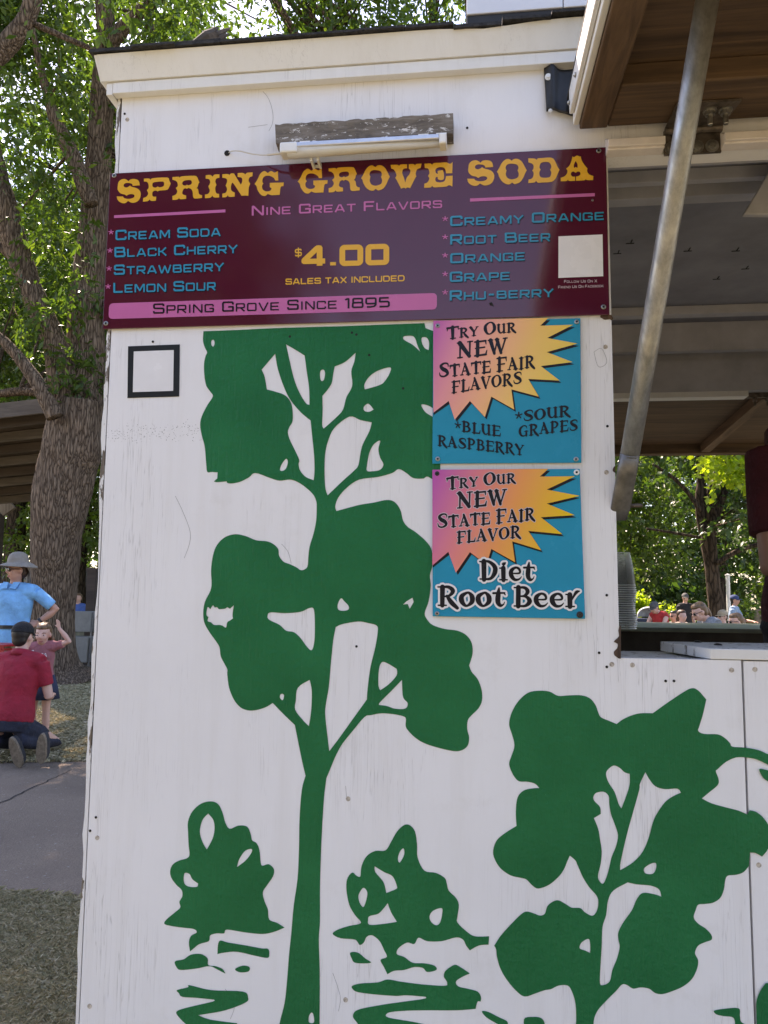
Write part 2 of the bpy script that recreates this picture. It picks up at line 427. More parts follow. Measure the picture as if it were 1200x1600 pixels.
QUIRK = {  # lively thick-and-thin serif letters: width, [(smooth, points with widths)]
 'T': (.95, [(0, [(.48, .02, .20), (.46, .95, .27)]), (0, [(.0, .90, .14), (.95, .95, .10)]), (0, [(.04, .93, .10), (.0, .68, .03)]), (0, [(.92, .95, .10), (.97, .72, .03)]), (0, ser(.28, .72, .03))]),
 'R': (1.02, [(0, [(.24, .02, .20), (.25, .95, .23)]), (1, [(.22, .94, .07), (.55, .95, .14), (.78, .76, .20), (.60, .52, .11), (.28, .47, .06)]), (1, [(.48, .50, .12), (.70, .18, .22), (1.0, -.10, .15)]), (0, ser(.04, .44, .03)), (0, ser(.02, .3, .95))]),
 'Y': (.98, [(0, [(.14, .95, .24), (.52, .45, .20)]), (0, [(.90, .95, .08), (.52, .42, .10)]), (0, [(.52, .5, .19), (.50, .02, .18)]), (0, ser(.3, .72, .03)), (0, ser(.0, .3, .95)), (0, ser(.76, 1.0, .95))]),
 'O': (1.02, [(2, [(.50, .97, .07), (.16, .75, .20), (.12, .45, .26), (.28, .10, .14), (.55, .03, .07), (.86, .28, .22), (.90, .58, .25), (.76, .88, .13)])]),
 'U': (1.0, [(1, [(.20, .95, .22), (.20, .40, .22), (.34, .10, .15), (.54, .05, .09), (.76, .24, .08)]), (0, [(.79, .95, .19), (.81, .04, .19)]), (0, ser(.02, .36, .95)), (0, ser(.62, .93, .95)), (0, ser(.72, 1.0, .03))]),
 'N': (1.05, [(0, [(.18, .02, .08), (.20, .95, .09)]), (0, [(.16, .95, .26), (.82, .06, .20)]), (0, [(.84, .02, .06), (.86, .97, .10)]), (0, ser(.02, .34, .03)), (0, ser(.0, .25, .96)), (0, ser(.70, 1.04, .97))]),
 'E': (.92, [(0, [(.25, .02, .22), (.26, .97, .22)]), (0, [(.06, .95, .08), (.84, .96, .09)]), (0, [(.10, .52, .06), (.76, .54, .07)]), (0, [(.05, .04, .08), (.86, .05, .11)]), (0, [(.82, .96, .09), (.86, .74, .03)]), (0, [(.84, .05, .11), (.92, .32, .03)])]),
 'W': (1.35, [(0, [(.16, .95, .24), (.44, .04, .16)]), (0, [(.44, .06, .07), (.66, .92, .08)]), (0, [(.62, .95, .22), (.92, .03, .16)]), (0, [(.92, .05, .07), (1.24, .97, .09)]), (0, ser(.0, .32, .95)), (0, ser(.5, .76, .95)), (0, ser(1.08, 1.36, .97))]),
 'S': (.92, [(1, [(.84, .70, .03), (.80, .90, .08), (.50, .96, .10), (.20, .80, .19), (.36, .58, .25), (.66, .42, .25), (.80, .20, .18), (.50, .03, .09), (.17, .10, .08), (.08, .32, .03)])]),
 'A': (1.05, [(0, [(.14, .02, .06), (.50, .97, .10)]), (0, [(.46, .98, .17), (.84, .03, .26)]), (0, [(.24, .34, .07), (.68, .34, .07)]), (0, ser(.0, .30, .03)), (0, ser(.62, 1.05, .03))]),
 'F': (.88, [(0, [(.25, .02, .22), (.26, .97, .22)]), (0, [(.04, .95, .08), (.84, .96, .10)]), (0, [(.08, .50, .06), (.70, .52, .07)]), (0, [(.82, .96, .09), (.86, .70, .03)]), (0, ser(.04, .52, .03))]),
 'I': (.5, [(0, [(.25, .02, .22), (.26, .97, .22)]), (0, ser(.05, .46, .95)), (0, ser(.04, .46, .03))]),
 'L': (.86, [(0, [(.25, .02, .22), (.26, .97, .22)]), (0, ser(.05, .46, .95)), (0, [(.05, .04, .08), (.80, .05, .11)]), (0, [(.78, .05, .11), (.86, .34, .03)])]),
 'V': (1.0, [(0, [(.16, .95, .26), (.50, .02, .15)]), (0, [(.50, .05, .06), (.88, .97, .09)]), (0, ser(.0, .36, .95)), (0, ser(.72, 1.0, .97))]),
 'B': (.95, [(0, [(.24, .02, .22), (.25, .97, .22)]), (1, [(.2, .95, .07), (.56, .95, .13), (.72, .76, .19), (.56, .55, .10), (.28, .52, .05)]), (1, [(.28, .52, .05), (.64, .50, .12), (.82, .27, .22), (.60, .04, .12), (.2, .04, .07)]), (0, ser(.04, .3, .95)), (0, ser(.04, .3, .03))]),
 'P': (.92, [(0, [(.24, .02, .22), (.25, .97, .22)]), (1, [(.2, .95, .07), (.56, .95, .14), (.78, .72, .20), (.58, .44, .11), (.28, .42, .06)]), (0, ser(.04, .3, .95)), (0, ser(.04, .46, .03))]),
 'G': (1.0, [(1, [(.86, .72, .03), (.80, .90, .08), (.52, .97, .09), (.20, .76, .20), (.13, .45, .25), (.28, .12, .16), (.56, .03, .09), (.82, .14, .10)]), (0, [(.82, .04, .17), (.82, .44, .17)]), (0, ser(.62, 1.0, .44))]),
 'D': (1.05, [(0, [(.26, .03, .23), (.25, .95, .26)]), (1, [(.10, .93, .08), (.50, .95, .12), (.84, .70, .22), (.86, .40, .24), (.62, .08, .13), (.2, .05, .08)]), (0, ser(.02, .3, .94)), (0, ser(.04, .3, .05))]),
 'i': (.46, [(0, [(.24, .02, .22), (.23, .62, .24)]), (0, ser(.03, .3, .62)), (0, ser(.03, .45, .03)), (1, [(.18, .84, .04), (.25, .83, .16), (.36, .90, .03)])]),
 'e': (.76, [(1, [(.20, .36, .05), (.62, .38, .08), (.60, .58, .12), (.40, .66, .10), (.17, .50, .20), (.16, .26, .23), (.34, .05, .14), (.58, .06, .08), (.73, .20, .02)])]),
 't': (.62, [(1, [(.34, .92, .06), (.30, .60, .22), (.28, .24, .23), (.40, .05, .15), (.56, .10, .05), (.62, .22, .02)]), (0, [(.05, .66, .09), (.62, .68, .07)]), (0, [(.58, .68, .07), (.66, .58, .03)])]),
 'o': (.80, [(2, [(.42, .67, .10), (.16, .50, .21), (.15, .26, .24), (.30, .05, .14), (.46, .03, .10), (.67, .22, .21), (.68, .46, .23), (.56, .64, .13)])]),
 'r': (.72, [(0, [(.24, .02, .22), (.23, .62, .24)]), (0, ser(.03, .3, .63)), (0, ser(.03, .46, .03)), (1, [(.33, .36, .05), (.46, .60, .10), (.58, .76, .14), (.72, .80, .04)])]),
}
STAR = (.6, [[(.3, .62), (.3 + .30 * math.sin(2 * math.pi * k / 5), .62 + .30 * math.cos(2 * math.pi * k / 5))] for k in range(5)])
GC = {}
def glyph(style, ch, extra=0.0, wgt=.17):
    key = (style, ch, extra, wgt)
    if key in GC: return GC[key]
    L = []
    if ch == '*':
        w, ps = STAR
        for p in ps: L += stroke_loops([(x, y, .10 if style == 'goth' else .09) for x, y in p], extra)
    elif style == 'goth':
        w, ps = GOTH[ch]
        for p in ps: L += stroke_loops([(x, y, wgt) for x, y in p], extra)
    else:
        w, ps = QUIRK[ch]
        for sm, p in ps:
            if sm: p = arc_pts(p, sm == 2)
            L += stroke_loops(p, extra, 10, bool(sm))
    GC[key] = (w, fill(L, 'nonzero') if style == 'goth' else L); return GC[key]
def text(mb, y, s, left, right, hpx, style='goth', small=.8, gap=.16, space=.55, wgt=.17, extra=0.0, mi=0, wob=0.0, lean=0.0):
    """flat lettering on the wall plane: baseline from left to right (photo pixels), capital height hpx"""
    items = []; x = 0; first = True
    for ch in s:
        if ch == ' ': x += space; first = True; continue
        sc = 1.0 if (first or not ch.isalpha() or style == 'quirk_lower') else small
        w, g = glyph('goth' if style == 'goth' else 'quirk', ch, extra / sc if extra else 0.0, wgt)
        items.append((x, sc, g)); x += w * sc + gap; first = ch == '*'
    tot = x - gap
    ex = (right[0] - left[0]) / tot; ey = (right[1] - left[1]) / tot
    rnd = random.Random(s); loops = []
    for x, sc, g in items:
        dy = rnd.uniform(-wob, wob)
        if style != 'goth':
            loops += [[(left[0] + (x + vx * sc) * ex + lean * vy * sc * hpx, left[1] + (x + vx * sc) * ey - (vy * sc + dy) * hpx) for vx, vy in l] for l in g]; continue
        V, T = g
        P = [(left[0] + (x + vx * sc) * ex + lean * vy * sc * hpx, left[1] + (x + vx * sc) * ey - (vy * sc + dy) * hpx) for vx, vy in V]
        onwall(P, T, y, mb, mi)
    if loops: V, T = fill(loops, 'nonzero'); onwall(V, T, y, mb, mi)

# western slab title: outlines traced letter by letter in three enlargements of the board
WEST = {
 'S': ('F3', [[(65,165),(72,130),(95,108),(125,101),(150,108),(167,122,1),(185,106),(215,101),(248,106),(268,125),(275,158,1),(208,163,1),(200,145),(170,137),(140,138),(122,152),(124,170),(145,178),(165,172),(182,160,1),(200,172),(240,182),(270,200),(284,230),(280,265),(262,295),(230,312),(195,314),(163,298,1),(140,316),(110,318),(80,305),(62,285),(55,258,1),(115,258,1),(125,272),(160,280),(200,275),(222,262),(222,245),(200,237),(170,240),(148,252,1),(130,240),(95,232),(72,212),(63,190)]]),
 'O': ('F3', [[(306,200,1),(325,170),(345,130),(375,98),(405,90),(432,105,1),(455,90),(490,92),(520,115),(540,150),(560,188,1),(545,215),(530,250),(505,285),(475,300),(455,303),(435,290,1),(415,305),(385,303),(350,280),(325,240),(318,215)],[(388,188,1),(380,165),(392,140),(420,130),(450,132),(478,140),(490,165),(482,188,1),(492,215),(485,245),(455,260),(425,263),(395,250),(382,220)]]),
 'D': ('F3', [[(573,85,1),(630,88),(643,100,1),(655,85),(700,82),(755,78),(785,88),(805,120),(820,155),(838,182,1),(825,210),(805,255),(780,280),(745,288),(690,290),(655,292),(638,275,1),(625,290),(573,295,1),(575,265,1),(605,255),(617,230),(617,205),(605,188,1),(616,175),(618,150),(605,130),(573,120,1)],[(678,180,1),(668,165),(672,140),(685,122),(715,116),(745,118),(762,135),(768,160),(758,182,1),(768,205),(762,235),(745,247),(710,250),(680,245),(668,225),(668,200)]]),
 'A': ('F3', [[(948,68,1),(960,75),(985,62),(1010,70),(1018,68,1),(1025,100),(1045,135),(1075,172,1),(1072,195),(1090,222),(1125,235,1),(1122,270,1),(1075,270),(1060,262,1),(1045,272),(978,275,1),(978,240,1),(1000,235),(1015,220),(1010,200),(990,198),(975,208,1),(955,197),(938,205),(935,225),(948,240),(970,240,1),(970,275,1),(920,277),(910,265,1),(895,278),(848,280,1),(848,250,1),(880,238),(900,215),(905,190),(893,172,1),(915,155),(935,120)],[(975,108,1),(990,135),(990,165),(975,158,1),(962,166),(960,140)]]),
 'G': ('F2', [[(53,193,1),(75,160),(95,120),(125,100),(150,115,1),(175,100),(200,112),(224,100,1),(228,168,1),(205,168,1),(195,150),(165,135),(135,135),(115,150),(110,175),(118,190,1),(108,205),(112,230),(135,245),(165,242),(178,225),(165,215,1),(165,185,1),(268,182,1),(265,208,1),(245,215),(238,270,1),(195,272),(175,272),(150,263,1),(130,278),(100,270),(75,235),(68,210)]]),
 'R': ('F2', [[(275,98,1),(322,95),(330,105,1),(345,92),(440,88),(460,98),(470,120),(478,138,1),(470,150),(465,170),(455,182,1),(468,190),(475,225),(498,235,1),(498,255,1),(445,260),(430,245),(428,215),(418,190),(395,180),(385,187,1),(370,182),(355,195),(350,225),(378,237,1),(378,262,1),(335,265),(325,255,1),(310,268),(275,270,1),(275,240,1),(300,230),(312,205),(300,180,1),(315,165),(312,140),(298,125),(275,118,1)],[(365,125),(405,120),(420,130),(418,150),(395,160),(385,155,1),(370,162),(352,155),(350,138)]]),
 'V': ('F2', [[(720,73,1),(770,72),(780,82,1),(792,70),(838,68,1),(838,97,1),(812,102),(803,130),(815,165),(825,200,1),(835,165),(855,140),(862,115),(850,98,1),(850,68,1),(885,67),(895,78,1),(905,66),(942,64,1),(935,95,1),(910,105),(900,135),(905,155,1),(895,170),(860,240,1),(840,235),(828,243,1),(815,237),(795,243,1),(765,185),(752,165,1),(762,150),(755,125),(740,105),(725,100,1)]]),
 'E': ('F2', [[(963,65,1),(1005,62),(1018,75,1),(1030,60),(1080,57),(1120,55),(1145,65),(1165,52,1),(1162,132,1),(1118,134,1),(1112,105),(1095,90),(1060,92),(1042,108),(1045,130),(1060,138,1),(1058,118),(1080,112),(1095,112),(1103,145),(1100,175),(1080,182),(1060,175),(1058,158,1),(1045,162),(1040,180),(1050,195),(1080,198),(1105,190),(1115,170),(1118,153,1),(1165,150,1),(1163,228,1),(1140,218),(1120,228),(1070,232),(1030,234),(1018,222,1),(1005,235),(960,237,1),(962,208,1),(985,198),(998,170),(988,152,1),(998,135),(995,110),(985,98),(965,95,1)]]),
 'P': ('F1', [[(210,98,1),(245,97),(258,108,1),(270,95),(370,90),(385,110),(395,132,1),(385,155),(370,175),(320,180),(305,187,1),(290,180),(270,190),(268,212),(275,222),(295,222,1),(293,250,1),(262,252),(248,242,1),(235,254),(203,257,1),(205,232,1),(228,222),(240,200),(230,178,1),(243,160),(240,135),(230,120),(210,118,1)],[(275,125),(300,120),(340,118),(350,130),(345,150),(320,158),(305,152,1),(290,160),(272,155),(268,140)]]),
 'I': ('F1', [[(637,75,1),(668,72),(685,85,1),(698,70),(732,68,1),(732,92,1),(712,97),(703,118),(712,140,1),(703,160),(705,185),(712,200),(730,203,1),(730,228,1),(695,228),(683,215,1),(668,230),(632,233,1),(632,208,1),(655,202),(665,180),(655,152,1),(667,130),(665,108),(655,100),(637,98,1)]]),
 'N': ('F1', [[(752,68,1),(790,66),(800,74,1),(812,62),(832,62,1),(880,140,1),(890,115),(885,92),(858,86,1),(858,60,1),(895,58),(910,70,1),(925,57),(962,55,1),(960,82,1),(942,88),(933,110),(945,135,1),(935,160),(932,217,1),(910,215),(885,217,1),(835,140),(820,125,1),(812,150),(815,180),(838,195,1),(838,222,1),(800,224),(790,212,1),(778,225),(752,228,1),(752,202,1),(775,195),(785,170),(775,145,1),(785,120),(780,98),(752,92,1)]]),
}
FR = {'F1': (180, 260, 4.4444), 'F2': (455, 245, 4.6154), 'F3': (720, 235, 5.4545)}
def western(mb, y, ch, frame=None, box=None):
    f0, loops = WEST[ch]; ox, oy, sc = FR[f0]
    L = [[(px / sc + ox, py / sc + oy) for px, py in smooth_loop(l, 3)] for l in loops]
    if box:
        bx = [p for l in L for p in l]; x0 = min(p[0] for p in bx); x1 = max(p[0] for p in bx); y0 = min(p[1] for p in bx); y1 = max(p[1] for p in bx)
        qx, qy, qs = FR[frame]
        X0, X1, Y0, Y1 = box[0] / qs + qx, box[1] / qs + qx, box[2] / qs + qy, box[3] / qs + qy
        L = [[(X0 + (p[0] - x0) / (x1 - x0) * (X1 - X0), Y0 + (p[1] - y0) / (y1 - y0) * (Y1 - Y0)) for p in l] for l in L]
    V, T = fill(L, 'odd'); onwall(V, T, y, mb)

# ------------------------------------------------------------------ the soda stand
XL = wx(174, 520)                       # seam between corner board and front sheet
XJ = onY(952.5, 491, 0).x + .001        # left jamb of the serving window
XS = wx(1163.5, 1130)                   # seam between the two lower sheets
XR = XS + 1.22
ZSILL = wz(1060, 1030); ZHEAD = wz(1000, 243)
ZTOP = wz(560, 100); ZFLAP = onY(905, 204, -.02).z
DEPTH = 1.56
stand = empty('soda_stand', (0.3, .8, 0), 'white painted wooden soda stand with green tree murals and an open serving window', 'food stand')
fp = MB()
def slab_poly(mb, pts, y0, y1):         # a sheet outlined in (x, z), y0 = front face
    n = len(pts); b = len(mb.v)
    mb.v += [(x, y0, z) for x, z in pts] + [(x, y1, z) for x, z in pts]
    mb.f.append(tuple(b + i for i in range(n))); mb.f.append(tuple(b + n + i for i in reversed(range(n))))
    for i in range(n): mb.f.append((b + (i + 1) % n, b + i, b + n + i, b + n + (i + 1) % n))
    mb.mi += [0] * (n + 2)
slab_poly(fp, [(XL, .28), (XS - .002, .28), (XS - .002, ZSILL), (XJ + .004, ZSILL), (XJ, ZTOP), (XL, ZTOP)], 0, .018)
front = fp.build('front_panel', WHITE, stand)
f2 = MB(); slab_poly(f2, [(XS + .002, .28), (XR, .28), (XR, ZSILL - .001), (XS + .002, ZSILL - .001)], .0015, .018)
front2 = f2.build('front_panel', WHITE, stand)
# corner board with a ragged, peeled outer edge
XO = wx(159.5, 670)
rn = random.Random(4); zz = np.linspace(.28, ZTOP, 70); ol = []
for z in zz: ol.append((XO + rn.uniform(-.0022, .0022) + .004 * max(0, math.sin(z * 5.1)) ** 8, z))
cbm = MB(); slab_poly(cbm, [(XL - .0025, .28), (XL - .0025, ZTOP)] + ol[::-1], .001, .03)
cbm.build('corner_board', WHITE_WORN, stand)
sw = MB(); sw.box(XO + .006, XO + .025, .0305, DEPTH, .28, ZTOP); sw.build('side_wall', WHITE, stand)
sw = MB(); sw.box(XR - .02, XR, .0185, DEPTH, .28, ZTOP); sw.build('side_wall', WHITE, stand)
# thin groove strips: raised nail plugs, holes and knots on the front sheet
# painted trees: outlines traced from the enlargements, laid as a coat of paint on the sheet
ZA = (290, 500, 2.927); ZB = (290, 760, 2.449); ZC = (240, 1180, 2.2222); ZD = (740, 1050, 2.609); ZE = (400, 1000, 4.0)
def px(fr, pts): return [((p[0] / fr[2] + fr[0], p[1] / fr[2] + fr[1]) + tuple(p[2:])) for p in pts]
def paint(name, loops, y=-.0007, parent=None, mat=None, step=4):
    mb = MB(); V, T = fill([smooth_loop(l, step) for l in loops], 'odd'); onwall(V, T, y, mb)
    return mb.build(name, mat or GREEN, parent or front)
big = (px(ZA, [(82,52,1),(240,46),(400,38),(600,32),(740,28),(900,22),(1092,15,1),(1098,38,1),(1130,50),(1165,60,1),(1165,726,1),(1128,728,1),(1105,716),(1090,725,1),(1060,726),(1035,720),(1010,700),(975,682),(945,700),(880,718),(795,730),(740,765),(700,810),(685,850),(690,874,1)])
 + px(ZB, [(630,80),(670,70),(720,62),(770,52),(800,60),(822,90),(832,130),(850,155),(880,175),(920,210),(942,245),(945,300),(935,340),(938,380),(930,440),(915,485),(925,510),(945,530),(990,545),(1040,552),(1075,570),(1095,600),(1098,640),(1085,685,1),(1095,710),(1118,738),(1133,780),(1134,820),(1120,850),(1095,875),(1080,895),(1078,930),(1085,960),(1080,990),(1060,1008),(1030,1013),(980,1003),(920,985),(880,962),(850,932),(842,915),(843,890),(835,880),(800,872),(750,868),(710,875),(685,882),(640,935),(600,985),(575,1030),(555,1078)])
 + px(ZC, [(600,80,1),(592,150),(585,260),(580,380),(578,480),(578,575),(574,640),(577,740),(577,860),(576,975,1),(430,975,1),(440,920),(455,860),(463,790),(470,700),(478,620),(487,520),(500,430),(505,330),(507,220),(515,120)])
 + px(ZE, [(310,848,1),(285,740),(265,640),(243,530,1),(180,470),(105,393,1),(60,420),(0,438)])
 + px(ZB, [(240,857),(210,845),(185,815),(167,770),(160,720),(160,700),(150,680),(135,650),(130,615),(115,590),(90,555),(72,520),(68,480),(75,440),(95,400),(100,370),(98,320),(105,265),(120,225),(150,195),(190,183),(230,190),(270,206),(310,210),(335,220),(355,240),(358,265),(375,288),(400,298),(425,310),(440,320),(455,318),(467,305),(470,270),(475,230),(490,180),(500,130),(502,80)])
 + px(ZA, [(598,830),(585,800),(555,770),(520,745),(480,730),(430,735),(385,722),(320,700),(290,720),(250,740),(210,748),(190,745,1),(188,738,1),(145,742),(130,738,1),(145,725,1),(147,697,1),(120,695),(100,695),(95,660),(88,580),(75,530),(67,480),(75,440),(100,390),(125,350),(115,330),(95,300),(86,250),(85,200),(92,165),(99,148),(88,125),(80,95)]))
holesA = [[(122,92),(130,93),(133,108),(127,122),(119,115),(118,100)],
 [(410,155,1),(420,215),(440,280),(465,340),(490,380),(530,425),(572,460,1),(578,520),(588,620),(590,690),(586,733,1),(550,718),(525,690),(517,660),(520,640),(500,595),(478,550),(468,515),(475,490),(490,460),(488,400),(475,365),(450,342),(410,328),(372,318,1),(362,260),(348,228,1)],
 [(460,112,1),(500,135),(545,163,1),(555,240),(565,310),(567,388,1),(550,380),(520,330),(495,265),(475,180)],
 [(618,232),(632,228),(638,245),(632,275),(620,278),(615,255)],
 [(778,150,1),(772,190),(758,235),(763,290),(755,320),(735,355),(720,410),(690,445),(632,497,1),(625,480),(627,420),(626,347,1),(645,325),(668,290),(675,250),(682,213,1),(730,192)],
 [(935,217),(935,240),(915,275),(890,297),(820,318,1),(818,295),(840,260),(880,232)],
 [(832,383),(845,390),(860,410,1),(840,420),(818,416),(815,398)],
 [(750,442),(800,458),(852,468,1),(840,510),(810,570),(800,610),(790,665),(770,690),(720,735),(650,802,1),(640,770),(636,700),(638,620),(650,560),(680,495)],
 [(890,552),(882,590),(890,630),(905,660),(890,685),(855,692),(830,690),(830,665),(840,610),(860,570)],
 [(460,635),(468,650),(460,678),(445,690),(432,686),(440,660)],
 [(1000,75),(1035,73),(1050,85),(1060,115),(1073,145,1),(1040,115),(1010,98),(996,87)],
 [(1080,82),(1100,80),(1113,100),(1112,138,1),(1095,130),(1082,108)],
 [(1078,388),(1105,390),(1128,402),(1150,420),(1150,455),(1125,440),(1095,420)]]
holesB = [[(85,462),(95,470,1),(105,455),(112,464,1),(120,462),(128,470,1),(150,468),(160,462,1),(170,468,1),(185,455,1),(180,490),(182,505,1),(172,512),(160,520),(155,540),(142,533,1),(130,530),(110,530),(98,520,1),(85,515),(88,500,1),(80,490)],
 [(325,482),(380,485),(440,480),(475,465),(492,475),(495,560),(490,610),(480,627),(462,610),(440,580),(415,558),(385,552),(360,530),(320,510),(314,495)],
 [(595,428),(608,440),(624,458),(622,472),(600,476),(584,470),(583,450)],
 [(868,426,1),(873,442,1),(858,468,1),(850,450,1),(832,452,1),(845,440,1)],
 [(575,538,1),(600,527),(660,517),(700,523),(732,533),(735,560),(725,620),(708,690),(697,770),(694,815,1),(640,890),(590,960),(550,1013,1),(545,970),(535,880),(536,840),(548,770),(556,680),(565,590)],
 [(752,672),(775,678),(808,698,1),(808,722),(780,755),(745,780,1),(738,760),(740,700)],
 [(828,740,1),(830,790),(835,812),(850,830),(840,850),(800,850),(770,840),(740,836,1),(745,825),(790,780)],
 [(475,740,1),(483,780),(482,840),(478,880),(472,917,1),(450,895),(420,855),(422,820),(430,770)],
 [(370,793),(377,800),(372,818),(362,810),(362,798)]]
paint('painted_tree', [big] + [px(ZA, h) for h in holesA] + [px(ZB, h) for h in holesB] + [px(ZC, [(548,893),(555,900),(557,927),(540,927),(540,905)])])
rt_out = [(150,180),(165,145),(190,110),(225,83),(270,76),(310,80),(345,97),(390,95),(440,95),(475,108),(497,135),(508,165),(520,185),(555,200),(583,212,1),(605,195),(640,178),(680,168),(730,168,1),(790,125),(850,85),(888,66),(915,75),(948,112,1),(935,170),(920,220),(915,240),(940,252),(995,254),(1025,270),(1045,290),(1055,304),(1108,308),(1160,318),(1200,335),(1230,345,1),(1230,395,1),(1200,378),(1150,355),(1108,348),(1070,348),(1030,365),(995,395),(987,405),(998,435),(995,460),(960,490),(930,515,1),(970,535),(1030,552),(1080,565),(1115,580,1),(1125,563,1),(1155,572),(1190,605),(1215,660),(1200,720),(1175,752,1),(1150,738),(1126,735,1),(1122,790,1),(1100,815),(1070,826),(1035,830),(1025,850),(1020,885),(1005,920),(975,940),(940,945),(915,948),(905,970),(897,1000),(915,1025),(945,1045),(968,1070),(970,1090),(945,1100),(915,1115),(902,1145),(915,1175),(910,1210),(890,1250),(855,1280),(810,1300),(770,1312),(740,1308),(715,1290),(680,1285),(650,1290),(625,1275),(605,1273),(580,1300),(540,1340),(505,1380),(490,1420),(488,1475,1),(415,1475,1),(418,1400),(413,1340),(395,1290),(378,1276),(345,1278),(315,1292),(290,1296),(250,1310),(210,1322),(180,1305),(140,1260),(110,1210),(95,1160),(92,1130),(84,1115,1),(110,1075),(150,1030),(190,990),(215,976),(245,983),(270,992),(290,985),(300,955),(320,937),(345,930),(375,945),(400,960),(435,962),(455,980),(485,993),(503,970),(508,935),(500,910),(470,875),(445,835),(425,790),(415,768),(392,748,1),(380,775),(370,800),(350,830),(310,865),(265,882),(240,870),(215,845),(190,838),(150,828),(110,800),(85,760),(80,725),(95,685),(130,655),(175,627,1),(172,580),(175,530),(185,500),(210,480),(250,473),(268,473,1),(250,455),(220,447),(185,445),(165,425),(150,395),(145,370),(155,340),(165,310),(165,285),(155,250),(145,215)]
rt_h = [[(545,400),(570,381),(595,390),(615,408),(636,415,1),(635,460),(620,510),(602,556,1),(590,535),(575,490),(550,450),(540,420)],
 [(700,408,1),(715,435),(740,465),(780,477),(830,475),(845,492,1),(815,505),(780,530),(745,580),(728,620),(715,670),(690,730),(650,775),(597,808,1),(600,770),(625,660),(650,570),(675,480),(678,455)],
 [(500,492),(530,488),(550,505),(553,540),(560,580),(575,620),(588,665),(580,710),(562,755),(548,815),(530,860),(515,855),(507,830),(518,780),(522,730),(515,680),(508,640),(490,595,1),(518,578,1),(515,550),(492,525),(488,508)],
 [(742,778),(743,800),(730,822),(700,820),(695,800),(720,782)],
 [(628,857,1),(665,865),(720,870),(755,885),(765,915,1),(735,905),(690,900),(665,925),(645,970),(610,1020),(590,1060),(590,1090),(595,1120),(585,1165),(565,1215),(555,1260),(530,1275),(515,1268),(517,1200),(522,1120),(525,1040),(540,990),(548,930),(570,890)],
 [(468,1087),(475,1110),(475,1145,1),(455,1135),(432,1125),(440,1102)]]
paint('painted_tree', [px(ZD, rt_out)] + [px(ZD, h) for h in rt_h])
paint('painted_tree', [px(ZD, [(1190,1268,1),(1168,1300),(1153,1340),(1152,1380),(1155,1475,1),(1270,1475,1),(1270,1265,1)])], -.0006, front2)
paint('painted_leaf', [px(ZD, [(1165,395),(1190,398),(1230,410,1),(1230,455,1),(1190,440),(1170,415)])], -.0006, front2)
paint('painted_leaf', [px(ZD, [(980,1380),(1020,1372),(1080,1370),(1085,1400),(1090,1425),(1110,1440),(1100,1470),(1070,1460),(1060,1410),(1020,1402),(990,1395)])])
bush1 = [[(38,585),(45,570),(75,545),(93,528),(90,508),(100,490),(98,468),(80,450),(62,425),(58,400),(68,378),(90,365),(115,358),(125,345),(122,310),(120,265),(120,230),(135,195),(165,168),(200,160),(225,170),(240,200),(250,235),(265,255),(295,244),(325,248),(338,275),(342,295),(358,305),(368,330),(372,370),(378,383),(400,378),(418,395),(415,420),(395,450),(380,475),(385,505),(397,535),(402,570),(430,582),(455,598,1),(420,612),(380,620),(320,615),(255,605),(245,618),(220,618),(197,625),(192,645),(160,655),(140,670),(127,681,1),(123,650),(130,627),(150,615),(140,603),(100,598),(60,592)],
 [(190,202,1),(208,225),(212,255),(205,290),(185,327,1),(170,300),(161,265),(170,225)],
 [(340,325),(340,338),(320,365),(290,388,1),(298,360),(318,332)],
 [(108,410),(125,412),(135,430),(155,445,1),(150,457),(120,455),(106,440)]]
paint('painted_bush', [px(ZC, l) for l in bush1])
bush2 = [[(622,620),(640,605),(680,592),(720,582),(700,555),(680,520),(670,470),(672,430),(690,407),(705,418),(718,420),(722,385),(740,350),(770,332),(805,330),(825,300),(845,265),(870,242),(890,243),(908,265),(915,310),(917,355),(940,400),(980,408),(1010,425),(1018,445),(1025,470),(1050,495),(1060,520),(1055,560),(1055,580),(1085,610),(1115,628),(1165,628,1),(1163,657,1),(1130,660),(1098,677,1),(1085,660),(1075,640),(1050,632),(1000,645),(950,645),(920,633),(905,655),(880,650),(850,670),(845,690),(870,700),(900,720),(940,722),(975,730),(982,745),(950,752),(935,738),(905,735),(870,745),(835,748),(812,760,1),(800,735),(788,710),(810,700),(800,675),(785,645),(760,625),(740,630),(730,650),(715,658),(700,640),(650,635)],
 [(868,323),(870,345),(855,372),(848,360),(855,335)],
 [(768,385,1),(800,405),(830,420),(845,455),(840,465),(808,478,1),(798,440),(770,405)],
 [(728,460),(742,475),(738,505),(728,527),(715,510),(712,485)],
 [(813,513,1),(825,545),(845,578,1),(800,585),(750,588),(745,570),(750,558),(780,550),(800,530)],
 [(1000,530),(1002,550),(995,580),(982,590),(965,580),(958,560),(970,540)]]
paint('painted_bush', [px(ZC, l) for l in bush2])
